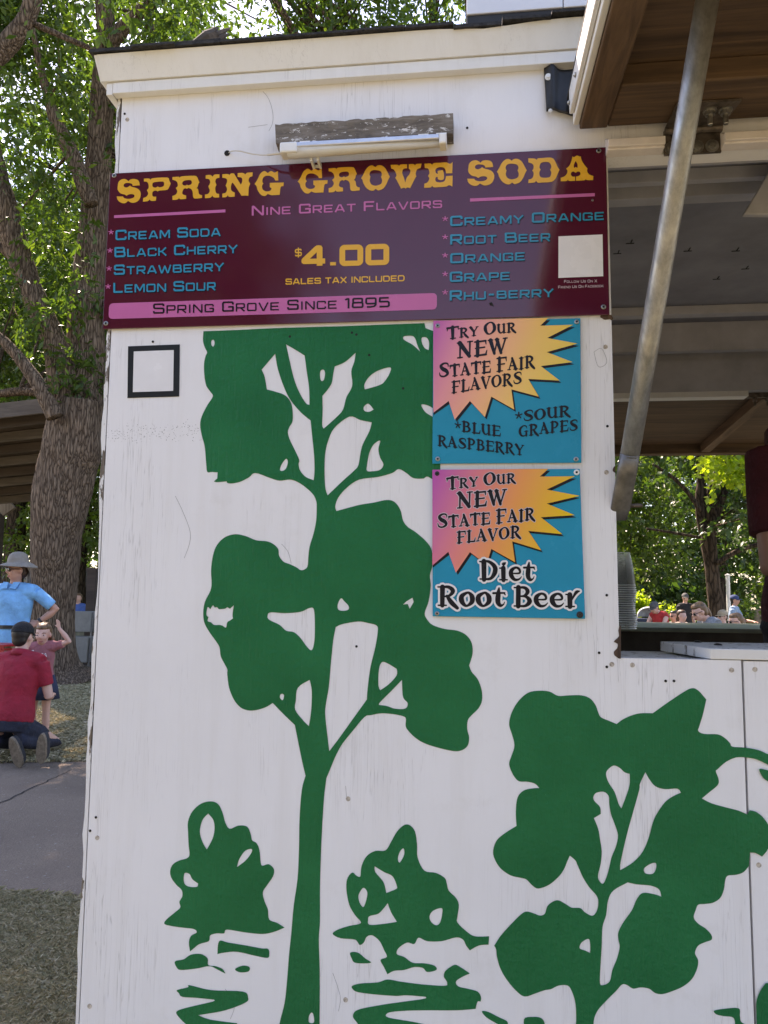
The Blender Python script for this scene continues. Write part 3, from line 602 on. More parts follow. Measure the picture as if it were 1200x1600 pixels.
for isl in ([(228,645),(260,650),(320,660),(375,670),(398,672),(402,690),(395,703),(350,695),(290,682),(245,685),(222,690,1)],
 [(75,715),(105,708),(130,692),(165,690),(188,705),(190,728),(215,732),(240,742),(250,758,1),(225,745),(195,732),(150,740),(95,745),(80,735)],
 [(283,742),(310,730),(333,735),(330,750),(300,753)],
 [(82,815),(120,805),(125,798),(200,815),(310,820),(328,840),(320,858),(250,885),(180,898),(155,902,1),(200,918),(290,930,1),(300,960,1),(150,960),(120,940),(85,905),(82,888),(120,875),(205,855),(210,848,1),(150,842),(100,838),(88,825)],
 [(683,685),(710,685),(735,705),(755,718),(740,722),(700,720),(688,705)],
 [(690,800),(720,792),(780,788),(812,778),(860,786),(930,795),(1000,800),(1020,798,1),(1018,785),(1008,768),(1012,750),(1030,735),(1048,727),(1070,738),(1098,757,1),(1070,770),(1050,785),(1058,802),(1090,810),(1125,820),(1137,840),(1135,855,1),(1125,855),(1118,880,1),(1050,885),(930,885),(850,888),(812,895),(815,910),(900,925),(970,940,1),(970,970,1),(760,960),(700,920),(695,895),(720,880),(800,865),(870,855),(940,845),(945,838,1),(880,833),(840,835),(770,830),(710,822),(692,812)]):
    paint('painted_ripple', [px(ZC, isl)])
for isl in ([(34,1382),(60,1385),(100,1405),(138,1425),(130,1450),(90,1430),(50,1405)], [(205,1415),(240,1405),(275,1410),(290,1435),(280,1475),(220,1475)]):
    paint('painted_ripple', [px(ZD, isl)])

# nail heads, plugged holes and open holes in the sheets
PLUG = M('plugged_nail', (.55, .48, .40), .7, .3, 200, .3, 300, .0006)
def nail(p, r=4.2, open_=False, par=front, y0=0.0):
    c = onY(*p, 0); q = r / 1200 * CAMD
    mb = MB()
    if open_: mb.lathe([(q, 0), (q, .0006)], (c.x, y0 - .0002, c.z), (0, -1, 0), 9)
    else: mb.lathe([(q, 0), (q, .0006), (q * .80, .0008), (q * .76, .0002), (0, .0001)], (c.x, y0 - .0001, c.z), (0, -1, 0), 12)
    mb.build('nail_hole' if open_ else 'nail_head', HOLE if open_ else PLUG, par)
for p in ((199, 187), (947.5, 738), (946, 542), (988, 1039), (1143, 1047), (152, 1309), (140, 1572), (544, 1248), (540, 1562), (956, 1038)): nail(p, 3.6)
for p in ((1180, 1046), (1186, 1352)): nail(p, 3.6, False, front2, .0015)
for p in ((936, 1020), (948, 1042), (948, 930), (949, 666), (453, 526), (557, 523), (577, 555), (630, 607), (557, 1010), (1040, 1064), (1053, 1064), (195, 178), (550, 520), (690, 233), (730, 200), (150, 1277), (141, 1298), (239, 534), (940, 495)): nail(p, 2.1, True)
nail((355, 239.5), 5.2, True)
MARK = M('pencil_mark', (.30, .29, .29), .8, .2, 40, 0)
for pts in ([(274, 775), (286, 800), (297, 830), (296, 850), (288, 872)], [(411, 143), (420, 155), (426, 175), (426, 192), (420, 205)], [(388, 199), (410, 196), (418, 195)], [(352, 1545), (362, 1560), (366, 1575), (360, 1592)], [(520, 1520), (527, 1540), (532, 1560), (529, 1580)], [(440, 850), (450, 862), (455, 880)], [(540, 1228), (542, 1250)], [(928, 550), (940, 545), (948, 566), (935, 573), (928, 550)]):
    mb = MB(); L = arc_pts([(x, y, .55) for x, y in pts], False, 5); V, T = fill(stroke_loops(L, 0, 6), 'nonzero'); onwall(V, T, -.0004, mb); mb.build('paint_crack', MARK, front)
# speckled scuff left of the tree
mb = MB(); rn = random.Random(8)
for _ in range(230):
    x = rn.uniform(165, 318); y = 676 + rn.gauss(0, 7) + (x - 240) * -.03; r = rn.uniform(.25, .75)
    V, T = fill([[(x + r * math.cos(a), y + r * math.sin(a)) for a in (0, 1.2, 2.5, 3.8, 5.1)]], 'nonzero'); onwall(V, T, -.0003, mb)
mb.build('scuff_specks', MARK, front)
BARE = wood('bare_rotten_wood', (.035, .02, .014), (.14, .085, .055), 2, 1.5, .9, .8)
paint('bare_wood_patch', [[(968, 978, 1), (966, 985), (967, 994), (962, 999), (959, 1003), (965, 1006), (964, 1013), (959, 1018), (960, 1024), (967, 1029, 1), (970, 1029, 1), (970, 978, 1)]], -.0009, None, BARE, 2)
paint('bare_wood_patch', [[(961, 728, 1), (958, 731), (957, 736), (961, 739, 1)]], -.0009, None, BARE, 2)
paint('bare_wood_patch', [[(958.5, 498, 1), (955, 501), (953, 499), (945, 500), (940, 497), (938, 493), (955, 492, 1)]], -.0009, None, BARE, 2)

# roof moulding: flat board, sloped crown and its return round the left corner, shingle edge
zb0 = ZTOP; z1 = onY(560, 119.6, -.017).z; z2 = onY(560, 102, -.017).z; z3 = onY(560, 54.5, -.037).z
XT = onY(176, 140, -.017).x; XRT = XR + .05; YB = DEPTH + .05
fb = MB(); fb.hexa([(XT, -.017, z1), (XRT, -.017, z1), (XRT, .0, z1), (XT, 0, z1), (XT, -.017, z2), (XRT, -.017, z2), (XRT, 0, z2), (XT, 0, z2)])
fb.box(XT - .013, XT - .0008, -.0162, YB, z1 - .002, z2); fb.build('frieze_board', WHITE_TRIM, stand, bevel=.001)
XC0 = onY(160, 124, -.02).x; XC1 = onY(151, 84, -.037).x
cr = MB(); nseg = 60; rr = []
for i in range(nseg + 1):
    t = i / nseg; xa = XC0 + (XRT - XC0) * t; xb = XC1 + (XRT - XC1) * t
    pxl = 741 + xb * 1200 / 1.27
    sag = -.006 * math.exp(-((pxl - 760) / 50) ** 2) + .003 * math.exp(-((pxl - 905) / 60) ** 2) if pxl < 1000 else 0
    rr.append((xa, xb, sag))
b = len(cr.v)
for xa, xb, sg in rr:
    cr.v += [(xa, -.0205, z2 + .0012), (xb, -.037, z3 + sg), (xb, 0.02, z3 + sg), (xa, .02, z2 + .0012)]
for i in range(nseg):
    o = b + i * 4
    for k in range(4): cr.f.append((o + k, o + 4 + k, o + 4 + (k + 1) % 4, o + (k + 1) % 4)); cr.mi.append(0)
cr.f += [(b + 3, b + 2, b + 1, b)]; cr.mi += [0]
cr.f += [(b + nseg * 4, b + nseg * 4 + 1, b + nseg * 4 + 2, b + nseg * 4 + 3)]; cr.mi += [0]
cr.build('crown_moulding', WHITE_TRIM, stand)
c2 = MB(); c2.hexa([(XC0 - .004, -.0195, z2 + .0012), (XC0 - .0006, -.0195, z2 + .0012), (XC0 - .0006, YB, z2 + .0012), (XC0 - .004, YB, z2 + .0012), (XC1 - .006, -.036, z3), (XC1 - .0006, -.036, z3), (XC1 - .0006, YB, z3), (XC1 - .006, YB, z3)])
c2.build('crown_return', WHITE_TRIM, stand)
rf = MB(); rn = random.Random(2)
xs = np.arange(XC1 - .013, XRT, .085)
for row in range(2):
    for i, x in enumerate(xs):
        e = rn.uniform(-.004, .004); sg = 0
        pxl = 741 + (x + .04) * 1200 / 1.27
        sg = -.006 * math.exp(-((pxl - 760) / 50) ** 2) + .004 * math.exp(-((pxl - 905) / 60) ** 2) if pxl < 1000 else 0
        zz0 = z3 + .0012 + sg + row * .0048
        rf.hexa([(x, -.046 + e + row * .006, zz0), (x + .0842, -.046 + e + row * .006, zz0 + rn.uniform(-.0006, .0006)), (x + .0842, .35, zz0 + .03), (x, .35, zz0 + .03),
                 (x, -.046 + e + row * .006, zz0 + .0042), (x + .0842, -.046 + e + row * .006, zz0 + .0042), (x + .0842, .35, zz0 + .0345), (x, .35, zz0 + .0345)])
rf.hexa([(XC1 - .02, .351, z3 + .03), (XRT, .351, z3 + .03), (XRT, YB, z3 + .01), (XC1 - .02, YB, z3 + .01), (XC1 - .02, .351, z3 + .036), (XRT, .351, z3 + .036), (XRT, YB, z3 + .016), (XC1 - .02, YB, z3 + .016)])
rf.build('shingle_roof', SHINGLE, stand)
# header over the window, inside of the stand
hd = MB(); hd.box(XJ + .0005, XR, .0005, .036, ZHEAD, ZTOP); hd.build('header_board', WHITE, stand)
ZCEIL = z3 - .03
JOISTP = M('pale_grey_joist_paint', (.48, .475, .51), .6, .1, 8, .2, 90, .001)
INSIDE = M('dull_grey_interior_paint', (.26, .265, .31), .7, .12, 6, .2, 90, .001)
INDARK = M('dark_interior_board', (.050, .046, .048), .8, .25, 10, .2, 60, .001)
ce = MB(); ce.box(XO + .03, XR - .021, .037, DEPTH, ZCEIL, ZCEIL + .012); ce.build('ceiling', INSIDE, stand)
for y, h, w in ((.30, .045, .035), (.42, .03, .02), (.475, .04, .038), (1.30, .03, .04)): jo = MB(); jo.box(XO + .03, XR - .022, y, y + w, ZCEIL - h, ZCEIL - .0005); jo.build('ceiling_joist', JOISTP, stand, bevel=.002)
ib = MB(); ib.box(XO + .03, XR - .022, DEPTH - .09, DEPTH - .06, onY(1080, 548, DEPTH - .09).z, ZCEIL - .001)
ib.build('ledger_board', JOISTP, stand)
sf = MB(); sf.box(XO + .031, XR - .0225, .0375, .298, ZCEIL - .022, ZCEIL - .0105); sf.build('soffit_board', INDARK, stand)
for k_, (px_, py_) in enumerate(((1075, 392), (1150, 392), (1120, 436), (1095, 480), (1103, 512), (1135, 510), (965, 396), (1165, 420), (1020, 470), (985, 380))):
    p_ = onZ(px_, py_, ZCEIL); tm_ = MB(); tm_.box(p_.x - .012, p_.x + .010, p_.y - .002, p_.y + .002, ZCEIL - .0012, ZCEIL - .0002); tm_.box(p_.x - .001, p_.x + .002, p_.y - .022, p_.y - .0021, ZCEIL - .0012, ZCEIL - .0002); tm_.build('torn_mark', HOLE, stand)
bh = MB(); bh.box(XO + .03, XR, DEPTH, DEPTH + .03, onY(1080, 612, DEPTH).z, onY(1080, 562, DEPTH).z)
bh.box(XO + .03, XR, DEPTH + .012, DEPTH + .03, onY(1080, 562, DEPTH).z, z3 + .02); bh.build('back_header', JOISTP, stand)
bw = MB(); zc = CAMH - .1336; 
fl = MB(); fl.box(XO + .03, XR - .02, .02, DEPTH - .001, .36, .40); fl.build('stand_floor', DARKWOOD, stand)
gs = MB(); gp = [onY(*p, .40) for p in ((1151, 350), (1320, 353), (1320, 150), (1210, 250))]
slab_poly(gs, [(p.x, p.z) for p in gp], .355, .370); gs.build('gusset_board', JOISTP, stand, bevel=.003)
# sill and far counter
COUNTER = M('green_grey_counter_paint', (.235, .26, .185), .42, .18, 16, .15, 90, .0008, col2=(.15, .165, .12))
ct = MB(); cy0 = onZ(1060, 981, zc).y; cy1 = onZ(1060, 972.7, zc).y
ct.box(XJ - .25, XR - .03, cy0, cy1, zc - .016, zc); ct.build('counter', COUNTER, stand, bevel=.003)
bw.box(XO + .03, XR - .022, cy1 - .05, cy1 - .03, .41, zc - .0163); bw.build('back_panel', INDARK, stand)  # dark board colour also carries the shade below the counter
sl_ = MB(); zs = ZSILL - .003; sl_.box(XJ + .002, XR - .021, .0185, onZ(1000, 1017.5, zs).y, zs - .02, zs); sl_.build('window_sill', WHITE_SILL, stand)
jb = MB(); jb.box(XJ - .03, XJ - .0005, .0185, .10, ZSILL, ZHEAD + .02); jb.build('jamb_stud', WHITE, stand)
# awning flap held up over the window: frame, top sheet, white edge trim
Xf = onY(905, 204, -.022).x; Pn = onX(958, 0, Xf); SL = (Pn.z - ZFLAP) / (Pn.y + .022)
def FP(x, s, h): return (x, -.022 - s, ZFLAP - s * SL + h)
def fbox(mb, x0, x1, s0, s1, h0, h1):
    return mb.hexa([FP(x0, s1, h0), FP(x1, s1, h0), FP(x1, s0, h0), FP(x0, s0, h0), FP(x0, s1, h1), FP(x1, s1, h1), FP(x1, s0, h1), FP(x0, s0, h1)])
FLEN = .80; FX1 = XR - .02
flap = empty('awning_flap', FP(Xf, 0, 0), parent=stand)
q = MB(); fbox(q, Xf, FX1, .0, FLEN, .040, .052); q.build('flap_sheet', BROWN_X, flap)
WR = .047
for xa_, xb_, s0_, s1_ in ((Xf, Xf + WR, 0, FLEN), (Xf + .62, Xf + .66, .1365, FLEN - .05), (FX1 - .045, FX1, 0, FLEN)):
    q = MB(); fbox(q, xa_, xb_, s0_, s1_, 0, .0395); q.build('flap_rafter', BROWN_Y, flap, bevel=.003)
sb = -onZ(980, 127, ZFLAP + .0).y - .022
q = MB(); fbox(q, Xf + WR + .0006, FX1 - .0456, .0, sb, .002, .0395); q.build('flap_rail', BROWN_X, flap, bevel=.003)
q = MB(); fbox(q, Xf + WR + .0006, FX1 - .0456, FLEN - .049, FLEN, .002, .0395); q.build('flap_rail', BROWN_X, flap, bevel=.003)
q = MB(); fbox(q, Xf - .011, Xf - .0006, .004, FLEN, .006, .050); fbox(q, Xf - .019, Xf - .0116, .02, FLEN + .01, .018, .062); q.build('edge_trim', WHITE_TRIM, flap, bevel=.002)
q = MB(); fbox(q, Xf - .019, FX1 + .02, -.01, FLEN + .01, .0625, .068); q.build('flap_roofing', SHINGLE, flap)
for s_ in (.10, .34, .02):
    q = MB(); c = Vector(FP(Xf - .0195, s_ + .01, .034)); q.lathe([(.004, 0), (.004, .002), (.0015, .004)], c, (-1, 0, 0), 10); q.build('screw', SCREW, flap)
# rail blocks above the window and the bolted hinge between them
zt0 = onY(1000, 229, -.03).z; zt1 = onY(1000, 199, -.03).z
for xa, xb in ((950, 1040), (1133, 1420)):
    q = MB(); X0 = onY(xa, 215, -.03).x; X1 = onY(xb, 215, -.03).x
    q.hexa([(X0, -.024, zt0), (X1, -.024, zt0), (X1, -.0003, zt0), (X0, -.0003, zt0), (X0, -.024, zt0 + (zt1 - zt0) * .55), (X1, -.024, zt0 + (zt1 - zt0) * .55), (X1, -.0003, zt1), (X0, -.0003, zt1)])
    q.hexa([(X0, -.0305, zt0 + .003), (X1, -.0305, zt0 + .003), (X1, -.0246, zt0 + .003), (X0, -.0246, zt0 + .003), (X0, -.0305, zt0 + (zt1 - zt0) * .5), (X1, -.0305, zt0 + (zt1 - zt0) * .5), (X1, -.0246, zt0 + (zt1 - zt0) * .52), (X0, -.0246, zt0 + (zt1 - zt0) * .52)])
    q.build('rail_block', M('pinkish_white_paint', (.72, .66, .64), .5, .06, 30, .2, 90, .0008), stand, bevel=.0015)
hx0 = onY(1041, 215, -.02).x; hx1 = onY(1131, 215, -.02).x
q = MB(); q.box(hx0, hx1, -.0055, -.0004, zt0 - .003, zt1 + .006); q.tube([(hx0, -.013, zt1 + .001), (hx1, -.013, zt1 + .001)], .0065, 10)
q.hexa([FP(hx0, .07, -.004), FP(hx1 + .006, .07, -.004), FP(hx1, -.008, -.004), FP(hx0, -.008, -.004), FP(hx0, .07, -.0004), FP(hx1 + .006, .07, -.0004), FP(hx1, -.008, -.0004), FP(hx0, -.008, -.0004)])
hinge = q.build('hinge', STEEL, stand)
for fx in (.16, .62, .88):
    x = hx0 + (hx1 - hx0) * fx
    q = MB(); c = Vector(FP(x, .045, -.0045)); q.lathe([(.0115, 0), (.0115, -.0018), (.008, -.002), (.008, -.008), (.0042, -.0085), (.0042, -.024), (.0036, -.025)], c, (0, 0, 1), 6 if 0 else 12)
    q.build('bolt', SCREW, hinge)
    q = MB(); q.lathe([(.0115, 0), (.0115, .0016), (.0075, .0018), (.0065, .006), (.004, .0065)], (x - .004, -.0058, zt0 + .008), (0, -1, 0), 12); q.build('bolt', SCREW, hinge)
# the flap on the far side
FY = DEPTH + .032; fz = onY(1080, 622, FY).z
def GP(x, s, h): return (x, FY + s, fz - .075 * s + h)
def gbox(mb, x0, x1, s0, s1, h0, h1):
    return mb.hexa([GP(x0, s0, h0), GP(x1, s0, h0), GP(x1, s1, h0), GP(x0, s1, h0), GP(x0, s0, h1), GP(x1, s0, h1), GP(x1, s1, h1), GP(x0, s1, h1)])
fflap = empty('awning_flap', GP(XO, 0, 0), parent=stand)
q = MB(); gbox(q, XO, XR, 0, .86, .04, .052); q.build('flap_sheet', BROWN_X, fflap)
xr_ = onY(1195, 622, FY).x
for x in (XO + .1, xr_, xr_ + .9): q = MB(); gbox(q, x, x + .04, .03, .815, 0, .0395); q.build('flap_rafter', BROWN_Y, fflap)
q = MB(); gbox(q, XO, XR, .816, .86, -.004, .0395); q.build('flap_rail', BROWN_X, fflap)
q = MB(); q.box(XO + .03, onY(1165, 620, FY).x, FY - .032 + .001, FY + .02, fz - .004, fz + .022); q.build('hinge_rail', WHITE_TRIM, fflap)
q = MB(); xh = onY(1166, 612, FY).x
q.box(xh, xh + .2, FY + .0, FY + .012, fz - .002, fz + .03)
for k in range(4): q.lathe([(.008, 0), (.008, -.012), (.004, -.013), (.004, -.03)], (xh + .03 + k * .045, FY + .004, fz - .003), (0, 0, 1), 8)
q.build('hinge', STEEL, fflap)

# ------------------------------------------------------------------ things on and in the stand
pb = onY(966.5, 812, .012); pj = onY(984, 712, -.045); ptop = onY(1105, 0, -.335)
pend = ptop + (ptop - pj) * .03
pole = empty('prop_pole', pb, 'long galvanised steel pipe propping up the brown awning flap', 'pole')
q = MB(); d_ = (ptop - pj).normalized(); q.tube([pj, pj + (ptop - pj) * .3, pj + (ptop - pj) * .7, pend], .0152, 24)
q.build('pipe', GALV, pole, smooth=True)
q = MB(); pm = pj + (pj - ptop).normalized() * .03
q.tube([pj + d_ * .004, pm, pb + (pm - pb) * .25, pb], [(.0156, .0156), (.0165, .009), (.0165, .004), (.0135, .0035)], 20, ref=(1, 0, .15))
q.build('flattened_end', M('dark_steel', (.19, .18, .17), .5, .2, 40, .2, 100, .001, metal=.7), pole, smooth=True)
q = MB(); c = onY(974, 790, 0); q.tube([c + Vector((-.004, .004, 0)), c + Vector((.032, .006, .001))], .0035, 10); q.build('bolt', STEEL, pole)

# white shelf board lying on the sill
sh = MB(); zsb = onY(1110, 1025, -.012).z + .0; zst = zsb + .0155; zsb = ZSILL + .001; zst = zsb + .017
c0 = onZ(1110, 1013.5, zst); c1_ = onZ(1031, 1002, zst); x2 = XR - .06
P = [(c0.x, c0.y), (x2, c0.y - .004), (x2, c1_.y), (c1_.x, c1_.y)]
sh.hexa([(x, y, zsb) for x, y in P] + [(x, y, zst) for x, y in P])
sh.build('shelf_board', WHITE_SILL, None, 'white painted board with chipped edge lying across the window sill', 'shelf board', bevel=.0015)
for p in ((1090, 1003.5), (1122, 1008)):
    kb = MB(); c = onZ(*p, zst); kb.ball((c.x, c.y, zst), (.007, .010, .0035), 12, 6); kb.build('knob', BLACK, bpy.data.objects['shelf_board'])

# cups
CUP = bpy.data.materials.new('clear_plastic'); CUP.use_nodes = True; nt = CUP.node_tree; pb_ = nt.nodes['Principled BSDF']
pb_.inputs['Base Color'].default_value = (.80, .83, .80, 1); pb_.inputs['Roughness'].default_value = .18
tp_ = nt.nodes.new('ShaderNodeBsdfTransparent'); fr_n = nt.nodes.new('ShaderNodeLayerWeight'); fr_n.inputs[0].default_value = .35
mr_ = nt.nodes.new('ShaderNodeMapRange'); mr_.inputs['To Min'].default_value = .24; mr_.inputs['To Max'].default_value = .75
mx_ = nt.nodes.new('ShaderNodeMixShader'); nt.links.new(fr_n.outputs['Facing'], mr_.inputs['Value']); nt.links.new(mr_.outputs[0], mx_.inputs[0])
nt.links.new(tp_.outputs[0], mx_.inputs[1]); tl_n = nt.nodes.new('ShaderNodeBsdfTranslucent'); tl_n.inputs[0].default_value = (.92, .93, .90, 1); m2_ = nt.nodes.new('ShaderNodeMixShader'); m2_.inputs[0].default_value = .65; nt.links.new(pb_.outputs[0], m2_.inputs[1]); nt.links.new(tl_n.outputs[0], m2_.inputs[2]); nt.links.new(m2_.outputs[0], mx_.inputs[2]); nt.links.new(mx_.outputs[0], nt.nodes['Material Output'].inputs[0])
cb = onY(972, 974, 1.49); H_ = .118
prof = [(.0450, .0005), (.0446, .0052), (.0440, .010), (.0445, .022), (.0425, .05), (.0395, .08), (.0345, .104), (.0330, .112), (.0325, H_), (.030, H_), (0, H_ - .003)]
ci = MB(); ci.lathe(prof, (0, 0, 0), (0, 0, 1), 28)
cup = ci.build('plastic_cup', CUP, None, 'clear plastic cup in the upside-down stack beside the window jamb', 'cup', 'stacked plastic cups', smooth=True)
rimm = MB(); rimm.lathe([(.0450, .0), (.0480, .0004), (.0496, .0024), (.0480, .0046), (.0452, .0050)], (0, 0, 0), (0, 0, 1), 28)
rim = rimm.build('rim', M('cup_rim_plastic', (.78, .80, .78), .2, .02, 30, 0), cup, smooth=True)
NCUP = 20
for k in range(NCUP):
    o = cup if k == 0 else cup.copy()
    if k:
        COL.objects.link(o); ri = rim.copy(); COL.objects.link(ri); ri.parent = o
    o.location = (cb.x + .003 * math.sin(k * .5), cb.y, zc + .0008 + k * .0079)
    if k == NCUP - 1: o['label'] = 'topmost clear plastic cup of the upside-down stack, its whole body showing'; 

# weathered board and tube light above the menu sign
wb = MB()
zA = onY(570, 219, -.0).z; q0 = onY(432, 228, -.034); q1 = onY(707, 206, -.034)
zt = onY(570, 187, -.034).z; zbm = onY(570, 217, -.034).z
xa = onY(430, 205, -.034).x; xb = onY(708, 190, -.034).x
n = 40; rn = random.Random(3); b0 = 0
for i in range(n + 1):
    x = xa + (xb - xa) * i / n; e = [rn.uniform(-.0012, .0012) for _ in range(4)]
    wb.v += [(x + (.004 * rn.random() if i == 0 else 0), -.036 + e[0], zbm + e[1]), (x, -.0005, zbm + .001), (x, -.0005, zt + .003), (x, -.036 + e[2], zt + e[3])]
for i in range(n):
    o = i * 4
    for k in range(4): wb.f.append((o + k, o + (k + 1) % 4, o + 4 + (k + 1) % 4, o + 4 + k)); wb.mi.append(0)
wb.f += [(3, 2, 1, 0), (n * 4, n * 4 + 1, n * 4 + 2, n * 4 + 3)]; wb.mi += [0, 0]
def old_paint():
    m, nt, b = new_mat('flaking_painted_board')
    v = coords(nt, (12, 80, 80)); g = noise(nt, v, 1, 6, .65, .5)
    c = ramp(nt, g, [(.25, (.05, .043, .036)), (.5, (.15, .125, .10)), (.75, (.27, .235, .20))]).outputs[0]
    f = noise(nt, coords(nt, (28, 60, 75)), 1.6, 6, .75, .4)
    c = mixc(nt, ramp(nt, f, [(.585, (0, 0, 0)), (.61, (1, 1, 1))]).outputs[0], c, (.62, .60, .57))
    nt.links.new(c, b.inputs['Base Color']); b.inputs['Roughness'].default_value = .85
    bump(nt, b, g, .9, .002); return m
wbo = wb.build('weathered_board', old_paint(), None, 'weathered grey wooden block with flaking paint above the maroon menu sign', 'wood block')
la = onY(440, 232, -.045); lb = onY(697, 215, -.045); mid = (la + lb) / 2
light = empty('tube_light', mid, 'slim white tube light with a thin cord, hung under the weathered block', 'tube light')
zl = mid.z; q = MB(); q.box(la.x + .012, lb.x - .012, -.052, -.026, zl - .004, zl + .0055); q.build('housing', M('brushed_aluminium', (.62, .63, .66), .25, .05, 60, .05, 200, .0002, metal=.6), light, bevel=.002)
q = MB(); q.tube([(la.x + .011, -.040, zl - .0065), (lb.x - .011, -.040, zl - .0065)], (.0115, .006), 16, ref=(0, 1, 0)); q.build('diffuser', M('frosted_tube', (.62, .60, .55), .35, .04, 20, 0), light, smooth=True)
for x0, x1 in ((la.x - .002, la.x + .03), (lb.x - .012, lb.x + .001)):
    q = MB(); q.box(x0, x1, -.053, -.026, zl - .013, zl + .0065); q.build('end_cap', WPLASTIC, light, bevel=.003)
for p in ((490, 246), (690, 218), (478, 224), (662, 214)):
    c = onY(*p, -.04); q = MB()
    if p[1] > 240:
        for dx in (-.006, .006): q.box(c.x + dx - .002, c.x + dx + .002, -.034, -.0005, zl - .021, zl - .013)
        q.box(c.x - .004, c.x + .004, -.010, -.0005, zl - .019, zl - .015)
    else: q.box(c.x - .009, c.x + .009, -.050, -.030, zl + .0056, zl + .0075)
    q.build('mounting_clip', WPLASTIC, light)
cc = [onY(357, 239, .002), onY(363, 236, -.012), onY(375, 236, -.016), onY(392, 240, -.018), onY(410, 242, -.025), onY(425, 241, -.035), onY(441, 239, -.04)]
pts = [Vector(p) for p in arc_pts([tuple(c) for c in cc], False, 5)]
q = MB(); q.tube(pts, [.0012] * (len(pts) - 8) + [.0022] * 8, 8); q.build('cord', M('cord_plastic', (.62, .58, .52), .5, .05, 30, 0), light, smooth=True)

# black rubber mat screwed to the wall beside the flap
rm = MB(); P0 = [onY(*p, 0) for p in ((849.5, 107), (868, 111), (890, 113), (912, 107), (922, 120), (916, 184), (890, 182), (866, 180), (853, 176), (851, 140))]
tl, tr, br_, bl = onY(849.5, 107, 0), onY(925, 107, 0), onY(921, 185, 0), onY(853, 178, 0)
nx, nz = 22, 14; grid = []
for j in range(nz + 1):
    for i in range(nx + 1):
        u = i / nx; v = j / nz
        p = (tl * (1 - u) + tr * u) * (1 - v) + (bl * (1 - u) + br_ * u) * v
        y = -.005 - .012 * math.exp(-((u - .16) / .10) ** 2) * (1 - .35 * v) - .006 * math.sin(u * 6 + v * 2.2) ** 2 * v
        dz = -.006 * math.sin(min(1, u * 1.25) * math.pi) * (1 - v)
        grid.append((p.x, y, p.z + dz + .002 * math.sin(u * 9) * v))
b0 = len(grid); rm.v = grid + [(x, y + .003, z) for x, y, z in grid]
for j in range(nz):
    for i in range(nx):
        a = j * (nx + 1) + i; f = (a, a + nx + 1, a + nx + 2, a + 1); rm.f += [f, tuple(k + b0 for k in reversed(f))]; rm.mi += [0, 0]
edge = [i for i in range(nx + 1)] + [j * (nx + 1) + nx for j in range(1, nz + 1)] + [nz * (nx + 1) + i for i in range(nx - 1, -1, -1)] + [j * (nx + 1) for j in range(nz - 1, 0, -1)]
for k in range(len(edge)):
    a, c = edge[k], edge[(k + 1) % len(edge)]; rm.f.append((a, c, c + b0, a + b0)); rm.mi.append(0)
mat_ = rm.build('rubber_mat', RUBBER, None, 'black rubber mat screwed to the white wall beside the awning flap', 'rubber mat', smooth=True)
for p, r in (((857, 119), .0062), ((899.5, 113), .0062), ((860, 172), .0035)):
    c = onY(*p, -.016); q = MB(); q.lathe([(r, 0), (r, .0014), (r * .55, .0016), (r * .5, .0034), (r * .2, .0036)], (c.x, -.0135 if p[0] < 870 else -.0085, c.z), (0, -1, 0), 16); q.build('washer_screw', WPLASTIC, mat_)

# white sign box with a black base standing on the roof
rb = empty('roof_box', onY(850, 45, .3), 'white panelled box on a black base standing on the stand roof', 'roof box')
yb = .30; x0 = onY(729, 20, yb).x; zb_ = onY(830, 15, yb).z; xm = onY(880, 5, yb).x; zlow = z3 + .034
q = MB(); q.box(x0, xm - .001, yb, yb + .7, zb_, zb_ + .5); q.box(xm + .001, XR, yb + .0008, yb + .7, zb_, zb_ + .5); q.build('white_panel', M('white_enamel', (.80, .80, .82), .3, .03, 8, .05, 40, .0005), rb, bevel=.002)
q = MB(); q.box(x0 + .001, XR, yb + .004, yb + .69, zlow, zb_ - .0005); q.build('black_base', M('black_painted_base', (.022, .021, .021), .6, .2, 20, .1, 60, .0005), rb)
# broken branch end lying at the roof edge
bb = MB(); e0 = onY(305, 72, .5); e1 = onY(337, 55, .52); e2 = onY(361, 43, .55)
bb.tube([e0 + Vector((-.2, .05, -.05)), e0, e0 + (e1 - e0) * .6, e1], [.008, .014, .021, .017], 10, ref=(0, 1, .3))
for dx, dz, L_ in ((0, 0, 1.0), (-.012, .012, .5), (.006, -.012, .75)):
    s0 = e1 + Vector((dx, 0, dz)); bb.tube([s0 - (e2 - e1) * .4, s0 + (e2 - e1) * L_ * .5, s0 + (e2 - e1) * L_], [.010, .007, .001], 6)
bb.build('broken_branch', wood('split_branch_wood', (.03, .024, .018), (.15, .12, .09), 0, 1.2, .9, .8), None, 'broken grey branch with a splintered end lying on the roof', 'branch')

# ------------------------------------------------------------------ the signs
def sign_mat(name, col, rough=.12, spec=.3):
    m, nt, b = new_mat(name); v = coords(nt)
    n = noise(nt, v, 18, 5, .6)
    nt.links.new(ramp(nt, n, [(.2, tuple(c * .9 for c in col)), (.8, col)]).outputs[0], b.inputs['Base Color'])
    nt.links.new(ramp(nt, noise(nt, v, 9, 5, .65), [(.3, (rough * .8,) * 3), (.7, (rough * 1.6,) * 3)]).outputs[0], b.inputs['Roughness'])
    b.inputs['Specular IOR Level'].default_value = spec
    bump(nt, b, noise(nt, v, 260, 2, .5), .03, .0004); return m
MAROON = sign_mat('maroon_enamel', (.088, .010, .026), .08, .55); GOLD = sign_mat('gold_print', (.80, .42, .040), .2)
PINK = sign_mat('pink_print', (.58, .15, .36), .2); CYAN = sign_mat('turquoise_print', (.018, .27, .43), .2); SNAVY = sign_mat('dark_print', (.012, .010, .014), .25, .2); SWHITE = sign_mat('white_print', (.80, .79, .80), .2)
